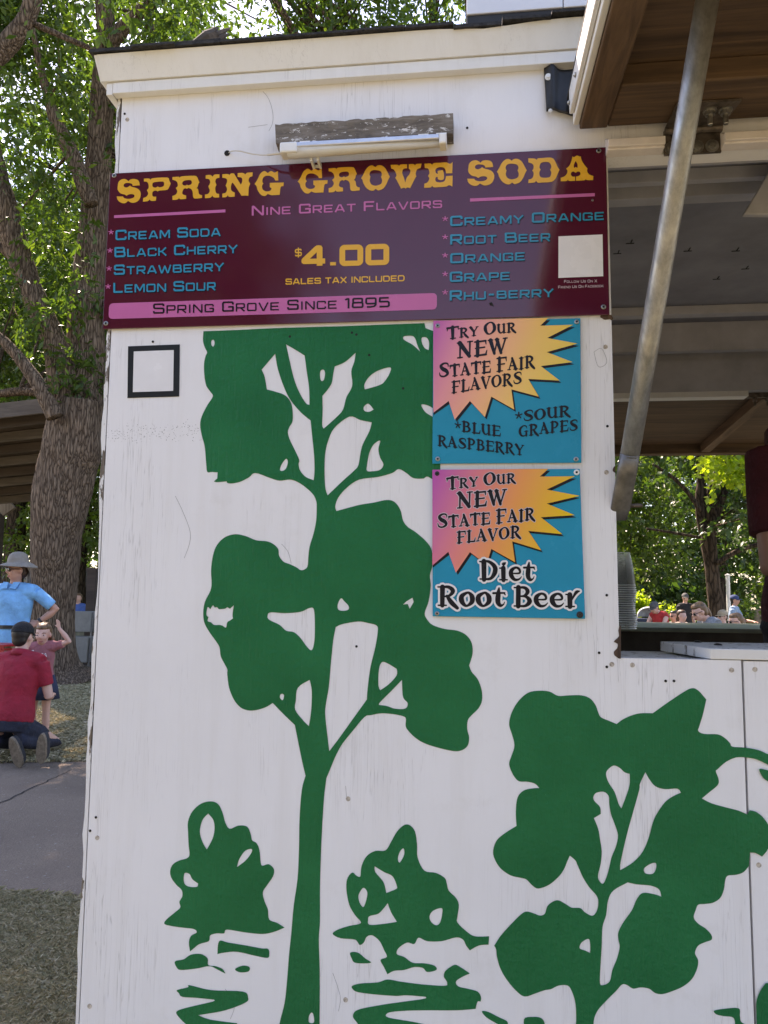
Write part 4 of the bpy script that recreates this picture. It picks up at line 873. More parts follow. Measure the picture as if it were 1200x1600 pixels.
PALE = sign_mat('pale_lilac_print', (.62, .50, .55), .25)
def board(name, corners, mat, label, cat, th=.003, y=-.003):
    mb = MB(); P = [onY(*c, y - th) for c in corners]     # TL TR BR BL
    slab_poly(mb, [(P[3].x, P[3].z), (P[2].x, P[2].z), (P[1].x, P[1].z), (P[0].x, P[0].z)], y - th, y)
    return mb.build(name, mat, None, label, cat, bevel=.0008)
def flat(name, loops, y, mat, parent, rule='odd'):
    mb = MB(); V, T = fill(loops, rule); onwall(V, T, y, mb); return mb.build(name, mat, parent)
def sscrew(parent, p, r=.0042, y=-.0064, mat=None, dark=True):
    c = onY(*p, y); mb = MB(); mb.lathe([(r, 0), (r, .0010), (r * .8, .0016), (r * .46, .0017), (r * .40, .0006), (0, .0005)], (c.x, y, c.z), (0, -1, 0), 16)
    o = mb.build('screw', mat or SCREW, parent)
    if dark:
        mb = MB(); mb.lathe([(r * .38, 0), (r * .38, .0002)], (c.x, y - .0009, c.z), (0, -1, 0), 10); mb.build('socket', HOLE, o)
    return o
menu = board('menu_sign', [(172, 271), (947, 229.6), (952.5, 491.6), (160, 514)], MAROON, 'wide maroon menu board with gold title listing soda flavours under the tube light', 'menu sign')
Y1 = -.0066
mb = MB()
western(mb, Y1, 'S', 'F1', (22, 188, 100, 268)); western(mb, Y1, 'P'); western(mb, Y1, 'R', 'F1', (407, 612, 78, 245)); western(mb, Y1, 'I'); western(mb, Y1, 'N'); western(mb, Y1, 'G', 'F1', (975, 1177, 45, 218))
western(mb, Y1, 'G'); western(mb, Y1, 'R'); western(mb, Y1, 'O', 'F2', (508, 714, 75, 258)); western(mb, Y1, 'V'); western(mb, Y1, 'E')
for c in 'SODA': western(mb, Y1, c)
mb.build('title_lettering', GOLD, menu)
mb = MB(); text(mb, Y1, '4.00', (474, 418.3), (607.3, 414.8), 30, wgt=.27, gap=.20, small=1); text(mb, Y1, '$', (462, 404), (473, 403.4), 13.2, small=1, wgt=.15)
text(mb, Y1, 'SALES TAX INCLUDED', (447.7, 447), (632.7, 441.5), 9.2, small=1, wgt=.20); mb.build('price_lettering', GOLD, menu)
mb = MB(); text(mb, Y1, 'NINE GREAT FLAVORS', (395, 339.6), (691, 327.6), 15, wgt=.17)
for y in (368, 396.5, 424.5, 452.5): text(mb, Y1, '*', (171.8 - (y - 368) * .055, y + 5), (180.4 - (y - 368) * .055, y + 5), 12.5)
for y in (347.5, 376, 404.5, 433.5, 462): text(mb, Y1, '*', (691, y + 5), (700.5, y + 5), 13)
mb.build('pink_lettering', PINK, menu)
for L in ([(180.7, 339), (354, 330), (354, 334.5), (180.7, 343.4)], [(734.5, 313), (928.5, 304.7), (928.5, 309.6), (734.5, 318)]): flat('pink_stripe', [L], Y1, PINK, menu)
def drop(lines, mat_top, name, parent, sh=(1.0, 1.3)):
    lo = MB(); hi = MB()
    for s, l, r, h in lines:
        text(lo, Y1 + .0002, s, (l[0] + sh[0], l[1] + sh[1]), (r[0] + sh[0], r[1] + sh[1]), h, wgt=.2); text(hi, Y1, s, l, r, h, wgt=.185)
    o = hi.build(name, mat_top, parent); lo.build('lettering_shadow', SNAVY, parent)
drop([('CREAM SODA', (183.1, 377.8), (346.4, 371.3), 15.7), ('BLACK CHERRY', (181.4, 404.5), (372.8, 397.7), 15.7), ('STRAWBERRY', (180.7, 431.8), (351.6, 425.7), 15.7), ('LEMON SOUR', (179.7, 459.8), (338.9, 455.7), 15.7),
      ('CREAMY ORANGE', (703.7, 356), (942.9, 346.4), 15.6), ('ROOT BEER', (703.7, 384.7), (859.2, 379.5), 15.6), ('ORANGE', (703.7, 414), (819.9, 409), 15.6), ('GRAPE', (703, 442.8), (796.7, 439.7), 15.6), ('RHU-BERRY', (703, 471.8), (864.3, 466), 15.6)], CYAN, 'flavour_lettering', menu)
def rrect(c, r):
    out = []
    for i in range(4):
        p = Vector(c[i]); a = (Vector(c[i - 1]) - p).normalized(); b = (Vector(c[(i + 1) % 4]) - p).normalized()
        for t in (0, .25, .5, .75, 1): out.append(tuple(p + a * r * (1 - t) ** 2 + b * r * t ** 2))
    return out
bn = flat('pink_banner', [rrect([(173.2, 476), (683, 460), (682.7, 485.6), (172, 500.4)], 7)], Y1, PINK, menu)
mb = MB(); text(mb, Y1 - .0005, 'SPRING GROVE SINCE 1895', (241.6, 492.6), (609.8, 482.3), 16.2, wgt=.165); mb.build('banner_lettering', SNAVY, bn)
flat('blank_white_square', [[(872, 372), (940.5, 369), (941.5, 434), (871.8, 436.6)]], Y1, SWHITE, menu)
mb = MB(); text(mb, Y1, 'FOLLOW US ON X', (880.7, 444.3), (932, 443.4), 4.2, wgt=.16); text(mb, Y1, 'FRIEND US ON FACEBOOK', (871.5, 453), (941.9, 450.8), 4.2, wgt=.16); mb.build('small_lettering', PALE, menu)
for p in ((178.7, 274.5), (165.7, 505.5), (935.4, 235.6), (942.9, 479.7), (926, 313)): sscrew(menu, p, .0042 if p[0] != 926 else .002)
cp = MB()
V, T = fill([[(764, 476), (768, 474), (772, 481), (766, 479)]]); onwall(V, T, Y1, cp); cp.build('chip', HOLE, menu)

def grad_mat(name, p0, p1, stops, rough=.12):
    m, nt, b = new_mat(name); tc = N(nt, 'ShaderNodeTexCoord')
    d = N(nt, 'ShaderNodeVectorMath', operation='SUBTRACT'); d.inputs[1].default_value = p0; nt.links.new(tc.outputs['Object'], d.inputs[0])
    ax = Vector(p1) - Vector(p0); t = N(nt, 'ShaderNodeVectorMath', operation='DOT_PRODUCT'); t.inputs[1].default_value = ax / ax.length_squared; nt.links.new(d.outputs[0], t.inputs[0])
    nt.links.new(ramp(nt, t.outputs['Value'], stops).outputs[0], b.inputs['Base Color'])
    nt.links.new(ramp(nt, noise(nt, tc.outputs['Object'], 9, 5, .65), [(.3, (rough * .8,) * 3), (.7, (rough * 1.8,) * 3)]).outputs[0], b.inputs['Roughness'])
    b.inputs['Specular IOR Level'].default_value = .3
    bump(nt, b, noise(nt, tc.outputs['Object'], 150, 3, .5), .06, .0005); return m
TEAL = sign_mat('teal_print', (.003, .28, .44), .2, .12)
def fair_sign(corners, bpx, frame, label, glare_washed):
    s = board('flavor_sign', corners, TEAL, label, 'sign')
    P = px(frame, bpx); cl = [corners[0], corners[3]]
    tl_, tr_, br2, bl_ = [Vector(c) for c in corners]
    inx = tl_.x + .4
    top = lambda x: tl_.y + (tr_.y - tl_.y) * (x - tl_.x) / (tr_.x - tl_.x) + .4
    shd = [(max(x + 2.8, inx), max(y + 3.6, top(x))) for x, y in P]
    shd = [(inx, top(inx))] + [(min(q[0], tr_.x - 1), q[1]) for q in shd]; brs = [(inx, top(inx))] + [(max(x, inx), max(y, top(x))) for x, y in P]
    flat('burst_shadow', [shd], -.0064, SNAVY, s)
    A = onY(tl_.x, tl_.y + 10, 0); B = onY(tl_.x + 205, tl_.y + 85, 0)
    st = [(0, (.50, .085, .40)), (.36, (.78, .23, .22)), (.62, (.84, .33, .10)), (1, (.80, .52, .018))] if not glare_washed else [(0, (.52, .10, .38)), (.25, (.80, .30, .33)), (.5, (.88, .42, .22)), (.72, (.86, .52, .12)), (1, (.80, .56, .04))]  # washed stops put the upper sign's reflection haze into the starburst colours
    bu = flat('starburst', [brs], -.0068, grad_mat('burst_gradient', tuple(A), tuple(B), st), s)
    return s, bu
B1 = [(785,75),(735,124),(940,118),(778,200),(965,235),(775,288),(935,350),(738,375),(855,465),(660,455),(725,565),(555,520),(572,645),(430,565),(390,692),(297,592),(203,708),(165,592),(60,665)]
B2 = [(785,52),(732,102),(950,100),(775,183),(980,222),(775,270),(948,342),(738,355),(872,460),(660,440),(740,560),(560,505),(578,635),(430,552),(400,650),(297,572),(210,700),(163,570),(55,655)]
fs1, bu1 = fair_sign([(677, 503), (907, 497), (908.7, 723), (675.5, 724.5)], B1, (660, 480, 4), 'teal sign with starburst announcing two new flavours, directly under the menu board', True)
fs2, bu2 = fair_sign([(675.5, 734.5), (906, 732.5), (914.5, 967), (676, 963)], B2, (660, 720, 4), 'teal sign with starburst announcing diet root beer, lower of the two', False)
YT = -.0073
def quirk(name, lines, parent, mat, y=YT, extra=0.0, **k):
    mb = MB()
    for ln in lines:
        s, l, r, h, sm = ln[:5]; text(mb, y, s, l, r, h, 'quirk', sm, gap=.09, space=.42, extra=extra, wob=.03, **k)
    return mb.build(name, mat, parent)
L1 = [('TRY OUR', (699, 532), (805.5, 520.3), 19, .76), ('NEW', (714.7, 561.7), (792, 552.7), 24.7, .95), ('STATE FAIR', (685.5, 592), (834.7, 576), 21.8, .84), ('FLAVORS', (705.7, 615.7), (815, 600.7), 18.3, 1)]
quirk('burst_lettering', L1, fs1, SNAVY, extra=.018)
quirk('flavour_lettering', [('*BLUE', (711, 674.5), (782, 683), 16.2, 1), ('RASPBERRY', (684, 697), (818, 712), 16.2, 1), ('*SOUR', (805, 661), (890, 651.5), 16.5, 1), ('GRAPES', (810, 683.5), (902, 673), 17, 1)], fs1, SNAVY, -.0066, .015)
L2 = [('TRY OUR', (698.7, 765.5), (805, 754.5), 19, .76), ('NEW', (714.5, 795), (791, 788), 24.5, .95), ('STATE FAIR', (683, 826), (835, 813), 21.6, .84), ('FLAVOR', (713.7, 849.5), (813, 840.5), 18.3, 1)]
quirk('burst_lettering', L2, fs2, SNAVY, extra=.018)
quirk('lettering_outline', L2, fs2, PALE, YT + .0002, .065)
def lower(mb, y, s, l, r, h, extra=0):
    text(mb, y, s, l, r, h, 'quirk_lower', 1, gap=.05, space=.40, extra=extra)
for nm, mt, y, ex in (('name_lettering', SNAVY, YT - .0004, .012), ('lettering_outline', SWHITE, YT - .0001, .115)):
    mb = MB(); lower(mb, y, 'Diet', (749, 906.3), (834, 907.5), 30.5, ex); mb.build(nm, mt, fs2)
    mb = MB(); lower(mb, y - .00005, 'Root Beer', (684, 946.5), (904.5, 948.5), 31, ex); mb.build(nm, mt, fs2)
for p in ((684, 509), (684, 717), (901, 503), (900, 717.5)): sscrew(fs1, p, .0040)
sscrew(fs2, (683, 740), .0040, mat=BLACK); sscrew(fs2, (901, 738), .0048, mat=WPLASTIC); sscrew(fs2, (683, 958.5), .0036); sscrew(fs2, (906, 960.5), .0055, mat=BLACK, dark=False)
st = board('sticker', [(200, 541), (281, 538), (280, 619.5), (199, 622)], BLACK, 'black-bordered square sticker with a blank white middle at the left of the wall', 'sticker', .0004, -.0006)
flat('white_square', [[(209.5, 549.5), (272, 547.3), (271, 611), (208, 613)]], -.0014, SWHITE, st)
# ------------------------------------------------------------------ ground, path, grass
def ground_mat():
    m, nt, b = new_mat('dry_lawn'); v = coords(nt)
    n = noise(nt, v, .9, 6, .65); n2 = noise(nt, v, 34, 5, .7)
    c = ramp(nt, n, [(.3, (.15, .14, .075)), (.5, (.25, .215, .12)), (.7, (.34, .28, .17))]).outputs[0]
    c = mulc(nt, c, ramp(nt, n2, [(.25, (.45, .45, .42)), (.7, (1.1, 1.1, 1.05))]).outputs[0])
    nt.links.new(c, b.inputs['Base Color']); b.inputs['Roughness'].default_value = .95
    bump(nt, b, n2, .8, .02); return m
g = MB(); g.quad((-400, -400, 0), (400, -400, 0), (400, 400, 0), (-400, 400, 0))
g.build('ground', ground_mat(), kind='structure')
def asphalt():
    m, nt, b = new_mat('asphalt'); v = coords(nt)
    vo = N(nt, 'ShaderNodeTexVoronoi'); vo.inputs['Scale'].default_value = 95; nt.links.new(v, vo.inputs['Vector'])
    n = noise(nt, v, 1.3, 5, .6); f = noise(nt, v, 160, 3, .6)
    c = ramp(nt, n, [(.3, (.145, .108, .080)), (.7, (.215, .164, .122))]).outputs[0]
    c = mulc(nt, c, ramp(nt, f, [(.3, (.6, .6, .6)), (.65, (1.15, 1.13, 1.1))]).outputs[0])
    c = mixc(nt, ramp(nt, vo.outputs['Color'], [(.90, (0, 0, 0)), (.95, (1, 1, 1))]).outputs[0], c, (.26, .24, .21))
    nt.links.new(c, b.inputs['Base Color']); b.inputs['Roughness'].default_value = .9
    bump(nt, b, vo.outputs['Distance'], .5, .006); return m
A0 = onZ(0, 1404, 0); A1 = onZ(128, 1416, 0); Bf0 = onZ(0, 1188, 0); Bf1 = onZ(140, 1184, 0)
def along(p, q, x): return p.y + (q.y - p.y) * (x - p.x) / (q.x - p.x)
rn = random.Random(11); xs = np.linspace(-16, XO + 1.3, 260); pth = MB()
nr = [(x, along(A0, A1, x) * 1.0 + rn.uniform(-.025, .025) + .03 * math.sin(x * 5), .004) for x in xs]; fr_ = [(x, along(Bf0, Bf1, x) + rn.uniform(-.05, .05) + .06 * math.sin(x * 3.1), .004) for x in xs]
pth.v = nr + fr_; n = len(xs)
for i in range(n - 1): pth.f.append((i, i + 1, n + i + 1, n + i)); pth.mi.append(0)
pth.build('path', asphalt(), kind='structure')
cr0 = onZ(-60, 1283, .0075); cr1 = onZ(110, 1203, .0075); ck = MB(); L = []
for i in range(30):
    t = i / 29; p = cr0 + (cr1 - cr0) * t; L.append((p.x + rn.uniform(-.012, .012), p.y + rn.uniform(-.008, .008), .008))
for i in range(29):
    a, c = Vector(L[i]), Vector(L[i + 1]); w = .018 * (1 - i / 40); pr = Vector((w * .55, w * .12, 0)); ck.quad(a - pr, c - pr, c + pr, a + pr)
ck.build('path_crack', HOLE, kind='structure')
def blade_mat(name, cols):
    m, nt, b = new_mat(name); g_ = N(nt, 'ShaderNodeNewGeometry')
    nt.links.new(ramp(nt, g_.outputs['Random Per Island'], [(i / (len(cols) - 1), c) for i, c in enumerate(cols)]).outputs[0], b.inputs['Base Color'])
    b.inputs['Roughness'].default_value = .8; b.inputs['Specular IOR Level'].default_value = .2; return m
def np_mesh(name, V, F):
    me = bpy.data.meshes.new(name); F = np.asarray(F, np.int32); k = F.shape[1]
    me.vertices.add(len(V)); me.vertices.foreach_set('co', np.asarray(V, np.float32).ravel())
    me.loops.add(F.size); me.loops.foreach_set('vertex_index', F.ravel())
    me.polygons.add(len(F)); me.polygons.foreach_set('loop_start', np.arange(0, F.size, k, dtype=np.int32))
    me.update(calc_edges=True); return me
def blades(rng, n, poly, h, w, lean=.6):
    P = np.array(poly); u = rng.random((n, 2)); X = P[0] + (P[1] - P[0]) * u[:, :1]
    Y = P[3] + (P[2] - P[3]) * u[:, :1]; B = X + (Y - X) * u[:, 1:]
    a = rng.random(n) * 6.283; b = rng.random(n) * 6.283; hh = h * (.35 + rng.random(n)); ln = lean * (.4 + rng.random(n) * 1.5)
    d = np.stack([np.cos(a), np.sin(a)], 1)
    V = np.zeros((n, 4, 3)); V[:, :, :2] = B[:, None]
    s = np.stack([np.cos(b), np.sin(b)], 1) * w / 2
    V[:, 0, :2] -= s; V[:, 1, :2] += s; V[:, 1, 2] = V[:, 0, 2] = -.002
    V[:, 2, :2] += d * (hh * ln * .45)[:, None] + s * .6; V[:, 2, 2] = hh * .6
    V[:, 3, :2] += d * (hh * ln)[:, None]; V[:, 3, 2] = hh / np.sqrt(1 + ln * ln) + .002
    F = (np.arange(n) * 4)[:, None] + np.array([[0, 1, 2, 3]])
    return V.reshape(-1, 3), F
rng = np.random.default_rng(5)
GR = blade_mat('grass_blades', [(.19, .175, .10), (.31, .27, .15), (.46, .385, .25), (.30, .28, .16), (.56, .47, .33)])
VV = []; FF = []; off = 0
def gp_(*p): q = onZ(*p, 0); return (q.x, q.y)
n0, n1 = gp_(-60, 1680), gp_(150, 1680)
for poly, n, h, w, ln in (([n0, n1, (gp_(150, 1418)[0], along(A0, A1, gp_(150, 1418)[0]) + .03), (gp_(-60, 1400)[0], along(A0, A1, gp_(-60, 1400)[0]) + .03)], 52000, .035, .0045, 1.3),
                          ([gp_(-40, 1194), gp_(160, 1190), gp_(180, 1040), gp_(-40, 1040)], 60000, .045, .011, 1.2)):
    V, F = blades(rng, n, poly, h, w, ln); VV.append(V); FF.append(F + off); off += len(V)
link('grass', np_mesh('grass', np.concatenate(VV), np.concatenate(FF)), GR, kind='stuff')

# ------------------------------------------------------------------ trees
def leaf_mat(name, cols, trans=.45):
    m = bpy.data.materials.new(name); m.use_nodes = True; nt = m.node_tree; nt.nodes.clear()
    g_ = N(nt, 'ShaderNodeNewGeometry'); r = ramp(nt, g_.outputs['Random Per Island'], [(i / (len(cols) - 1), c) for i, c in enumerate(cols)])
    d = N(nt, 'ShaderNodeBsdfPrincipled'); d.inputs['Roughness'].default_value = .42; d.inputs['Specular IOR Level'].default_value = .45; nt.links.new(r.outputs[0], d.inputs['Base Color'])
    t = N(nt, 'ShaderNodeBsdfTranslucent'); br = N(nt, 'ShaderNodeMix', data_type='RGBA', blend_type='MULTIPLY'); br.inputs[0].default_value = 1; nt.links.new(r.outputs[0], br.inputs[6]); br.inputs[7].default_value = (1.9, 2.1, .75, 1)
    nt.links.new(br.outputs[2], t.inputs['Color'])
    x = N(nt, 'ShaderNodeMixShader'); x.inputs[0].default_value = trans; nt.links.new(d.outputs[0], x.inputs[1]); nt.links.new(t.outputs[0], x.inputs[2])
    o = N(nt, 'ShaderNodeOutputMaterial'); nt.links.new(x.outputs[0], o.inputs[0]); return m
LEAF = leaf_mat('ash_leaves', [(.036, .068, .014), (.050, .090, .017), (.070, .115, .021), (.040, .076, .016), (.10, .14, .026)], .44)
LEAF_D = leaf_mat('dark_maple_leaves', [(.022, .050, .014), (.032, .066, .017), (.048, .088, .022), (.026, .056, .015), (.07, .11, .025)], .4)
LEAF_Y = leaf_mat('yellow_green_leaves', [(.16, .22, .02), (.21, .27, .025), (.26, .30, .03), (.18, .24, .025)], .6)
LEAF_L = leaf_mat('light_green_leaves', [(.055, .095, .020), (.075, .12, .024), (.10, .145, .03), (.06, .10, .022)], .45)
def leaves(rng, centers, radii, per, ln, wd, droop=.35, spray=.55, flat=.6):
    """sprays of folded leaves: each cluster is a few twigs fanning out of its centre"""
    C = np.repeat(centers, per, 0); Rr = np.repeat(radii, per); n = len(C)
    ntw = 7; tw = rng.normal(size=(len(centers), ntw, 3)); tw[:, :, 2] *= flat; tw /= np.linalg.norm(tw, axis=2, keepdims=True)
    ti = rng.integers(0, ntw, n); ci = np.repeat(np.arange(len(centers)), per); D = tw[ci, ti]
    t = rng.random(n) ** .7
    P = C + D * (Rr * t)[:, None] + rng.normal(size=(n, 3)) * (Rr * .10)[:, None]; P[:, 2] -= (Rr * t * t * droop)
    ax = D * spray + rng.normal(size=(n, 3)) * .6; ax[:, 2] -= droop; ax /= np.linalg.norm(ax, axis=1, keepdims=True)
    up_ = rng.normal(size=(n, 3)) * .65; up_[:, 2] += 1; sd_ = np.cross(ax, up_); sd_ /= np.linalg.norm(sd_, axis=1, keepdims=True) + 1e-9
    nm = np.cross(sd_, ax); s = (.65 + .7 * rng.random(n))[:, None]
    L = ln * s; Wd = wd * s
    V = np.stack([P, P + ax * L * .45 + sd_ * Wd / 2 + nm * Wd * .16, P + ax * L, P + ax * L * .45 - sd_ * Wd / 2 + nm * Wd * .16], 1).reshape(-1, 3)
    i = np.arange(n) * 4
    F = np.concatenate([np.stack([i, i + 1, i + 2], 1), np.stack([i, i + 2, i + 3], 1)])
    return V, F
def bark_mat(name, dark, light, zs=.16, sc=9):
    m, nt, b = new_mat(name); v = coords(nt, (1, 1, zs))
    vo = N(nt, 'ShaderNodeTexVoronoi', feature='DISTANCE_TO_EDGE'); vo.inputs['Scale'].default_value = sc
    d = noise(nt, v, sc * .6, 3, .6); vm = N(nt, 'ShaderNodeVectorMath', operation='ADD'); nt.links.new(v, vm.inputs[0])
    cx = N(nt, 'ShaderNodeVectorMath', operation='SCALE'); cx.inputs['Scale'].default_value = .10
    nn = N(nt, 'ShaderNodeTexNoise'); nn.inputs['Scale'].default_value = sc * .7; nt.links.new(v, nn.inputs['Vector']); nt.links.new(nn.outputs['Color'], cx.inputs[0]); nt.links.new(cx.outputs[0], vm.inputs[1])
    nt.links.new(vm.outputs[0], vo.inputs['Vector'])
    f = noise(nt, v, sc * 5, 5, .7)
    c = ramp(nt, vo.outputs['Distance'], [(.0, dark), (.10, tuple((a + q) / 2 for a, q in zip(dark, light))), (.28, light)]).outputs[0]
    c = mulc(nt, c, ramp(nt, f, [(.25, (.6, .58, .56)), (.7, (1.15, 1.12, 1.1))]).outputs[0])
    nt.links.new(c, b.inputs['Base Color']); b.inputs['Roughness'].default_value = .95; b.inputs['Specular IOR Level'].default_value = .15
    h = N(nt, 'ShaderNodeMath', operation='MULTIPLY_ADD', i_1=.25); nt.links.new(f, h.inputs[0]); nt.links.new(vo.outputs['Distance'], h.inputs[2])
    bump(nt, b, h.outputs[0], 1.0, .05); return m
BARK = bark_mat('furrowed_bark', (.048, .033, .024), (.27, .205, .155), .13, 24)
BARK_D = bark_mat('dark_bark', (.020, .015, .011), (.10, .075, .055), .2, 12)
def limb(mb, pts, n=26, seed=0, rough=.03, sub=8):
    """pts (Vector, radius): a tapering limb with furrowed skin"""
    q = arc_pts([(p.x, p.y, p.z) for p, r in pts], False, sub); rr = arc_pts([(r, r, r) for p, r in pts], False, sub)
    b = len(mb.v); m_ = len(q); prev = None
    for i in range(m_):
        p = Vector(q[i]); r = max(.004, rr[i][0]); d = (Vector(q[min(i + 1, m_ - 1)]) - Vector(q[max(i - 1, 0)])).normalized()
        x = (prev - d * prev.dot(d)) if prev is not None else d.cross(Vector((.3, 1, .1)))
        x.normalize(); prev = x; y = d.cross(x)
        for k in range(n):
            a = 2 * math.pi * k / n; dr = x * math.cos(a) + y * math.sin(a)
            s = p + dr * r
            k1 = mnoise.noise(Vector((s.x * 2.2, s.y * 2.2, s.z * .7 + seed))) * .10 + mnoise.noise(Vector((s.x * 9, s.y * 9, s.z * 1.6 + seed))) * rough * 2
            mb.v.append(tuple(p + dr * r * (1 + k1)))
    for i in range(m_ - 1):
        for k in range(n):
            a = b + i * n + k; c = b + i * n + (k + 1) % n; mb.f.append((a, c, c + n, a + n)); mb.mi.append(0)
    mb.f.append(tuple(b + k for k in reversed(range(n)))); mb.f.append(tuple(b + (m_ - 1) * n + k for k in range(n))); mb.mi += [0, 0]
def pl(px_list, d, extra=None):
    """(px, py, width px) at a distance d (or d per point) -> limb points"""
    out = []
    for i, t in enumerate(px_list):
        dd = d[i] if isinstance(d, (list, tuple)) else d
        out.append((atD(t[0], t[1], dd), t[2] / FOC * dd / 2))
    return out
def twigs(mb, rng, origin_pts, centers, r0=.03, count=60):
    """thin branches from the limbs out to the leaf clusters"""
    O = np.array([tuple(p) for p in origin_pts]); idx = rng.choice(len(centers), min(count, len(centers)), replace=False)
    for i in idx:
        c = centers[i]; k = np.argmin(((O - c) ** 2).sum(1)); o = O[k]; mid = (o + c) / 2 + np.array([0, 0, .15]) + rng.normal(size=3) * .12
        L = np.linalg.norm(c - o); r = min(.06, r0 * (.4 + L * .25))
        mb.tube([o, mid, c], [r, r * .65, r * .2], 6)

# the big shade tree on the left: trunk, two great limbs and smaller ones
tb = onZ(86, 1066, 0); DT = (tb - CAM).dot(fw)
big_tree = empty('shade_tree', tb, 'large tree with a thick furrowed trunk forking behind the kneeling man at left', 'tree')
tm = MB()
LT = [pl([(88, 1074, 132), (82, 1050, 92), (79, 1020, 78), (79, 985, 70), (81, 930, 70), (84, 880, 72), (87, 830, 78), (93, 790, 84), (99, 760, 86), (105, 728, 84), (112, 700, 86), (118, 665, 80), (122, 625, 66)], DT),
      pl([(118, 700, 56), (110, 655, 52), (98, 590, 44), (82, 529, 37), (52, 460, 35), (30, 400, 36), (6, 325, 38), (-14, 250, 36), (-40, 150, 30), (-80, 40, 24)], DT),
      pl([(122, 690, 66), (128, 640, 64), (133, 560, 60), (136, 475, 54), (143, 400, 46), (149, 320, 42), (155, 230, 37), (160, 140, 34), (166, 60, 30), (162, 0, 26), (150, -80, 20), (120, -180, 12)], [DT, DT + .2, DT + .4, DT + .5, DT + .6] + [DT + .7] * 7),
      pl([(166, 75, 26), (185, 52, 24), (208, 28, 20), (242, 0, 17), (300, -40, 13), (380, -90, 8)], DT + .6),
      pl([(143, 320, 24), (128, 280, 26), (112, 240, 24), (90, 195, 20), (76, 155, 15), (62, 100, 11), (50, 40, 8)], DT + .2),
      pl([(86, 652, 24), (74, 628, 25), (58, 598, 22), (32, 562, 18), (2, 530, 16), (-50, 490, 13), (-110, 440, 8)], DT - .5),
      pl([(18, 400, 14), (0, 385, 13), (-30, 350, 10)], DT),
      pl([(112, 628, 10), (60, 615, 12), (30, 612, 13), (-20, 618, 12)], DT + 1.5),
      pl([(62, -40, 27), (52, 0, 27), (40, 32, 27), (18, 62, 30), (-12, 92, 32), (-60, 130, 34), (-130, 220, 38)], DT - 3.0),
      pl([(238, 70, 7), (237, 20, 7), (238, -40, 6)], DT + 2)]
for i, l in enumerate(LT): limb(tm, l, 48 if i == 0 else 28, i * 7.3, .05, 14 if i == 0 else 8)
org = [p for l in LT[1:] for p, r in l]
rng = np.random.default_rng(21)
def crown_pts(rng, n, c, r, zmin, keep=None):
    out = []
    while len(out) < n:
        u = rng.normal(size=3); u /= np.linalg.norm(u); p = np.array(c) + u * np.array(r) * (rng.random() ** .45)
        if p[2] > zmin + .5 * math.sin(p[0] * 1.7) and (keep is None or keep(p)): out.append(p)
    return np.array(out)
c0_ = (tb.x - .5, tb.y + .3, 9.2)
def fdep(p): return (Vector(p) - CAM).dot(fw)
front_free = lambda p: not (p[1] < tb.y + .2 and p[2] - CAMH < .82 * fdep(p) and rng.random() < .90)
Cc = crown_pts(rng, 640, c0_, (6.8, 5.8, 5.6), 5.3, front_free)
Cb = crown_pts(rng, 430, (tb.x - 1.0, tb.y + 3.8, 8.6), (6.8, 2.8, 5.2), 5.7)
Cc = np.concatenate([Cc, Cb])
for gx, gy, gr in ((110, 1150, 1.6), (124, 1160, 1.5), (98, 1160, 1.2)):     # gaps that let the sun through to the lawn
    o_ = np.array(tuple(onZ(gx, gy, 0))); dv = Cc - o_; al = dv @ np.array(tuple(sd)); Cc = Cc[np.linalg.norm(dv - al[:, None] * np.array(tuple(sd)), axis=1) > gr]
# low sprays hanging in front of the fork
ex = [atD(x, y, d) for x, y, d in ((120, 590, 11.8), (140, 560, 11.9), (100, 560, 11.8), (150, 610, 12), (115, 470, 11.6), (30, 500, 11.5), (10, 450, 11.3), (70, 395, 11.6), (130, 420, 11.5), (60, 340, 11.4), (90, 310, 11.6), (40, 250, 11.4), (100, 360, 12), (140, 470, 12.2), (85, 270, 11.5), (30, 180, 10.6), (80, 120, 10.8), (60, 200, 11), (110, 160, 11.5), (20, 120, 10.5), (120, 60, 11.5), (90, 50, 11), (230, 20, 12), (270, 20, 12.4), (210, 60, 13), (260, 60, 13.2), (290, 10, 12.6), (200, 5, 13))]
Cc = np.concatenate([Cc, np.array([tuple(p) for p in ex])])
def in_gap(p):
    v = Vector(p) - CAM; f = v.dot(fw); return f > 0 and 318 < 600 + FOC * v.dot(rt) / f < 445
sh2 = []
for _ in range(150):      # out-of-view crown clusters added to shade the path
    o_ = Vector((rng.uniform(-4.2, -1.6), rng.uniform(1.6, 4.1), 0)); p_ = o_ + sd * (rng.uniform(10.8, 13.6) / sd.z); sh2.append(tuple(p_))
sh2 = np.array(sh2); o_ = np.array(tuple(onZ(112, 1155, 0))); dv = sh2 - o_; al = dv @ np.array(tuple(sd)); sh2 = sh2[np.linalg.norm(dv - al[:, None] * np.array(tuple(sd)), axis=1) > 1.7]
Cc = np.concatenate([sh2, Cc])
sk_ = np.array([not in_gap(p) for p in Cc[:len(Cc) - len(ex)]] + [True] * len(ex)); Cc = Cc[sk_]
Rd = np.concatenate([.55 + .5 * rng.random(len(Cc) - len(ex)), .42 + .2 * rng.random(len(ex))])
twigs(tm, rng, org, Cc, .03, 170)
tm.build('trunk', BARK, big_tree, smooth=True)
V, F = leaves(rng, Cc, Rd, 130, .135, .050, .45)
link('crown', np_mesh('crown', V, F), LEAF, big_tree)

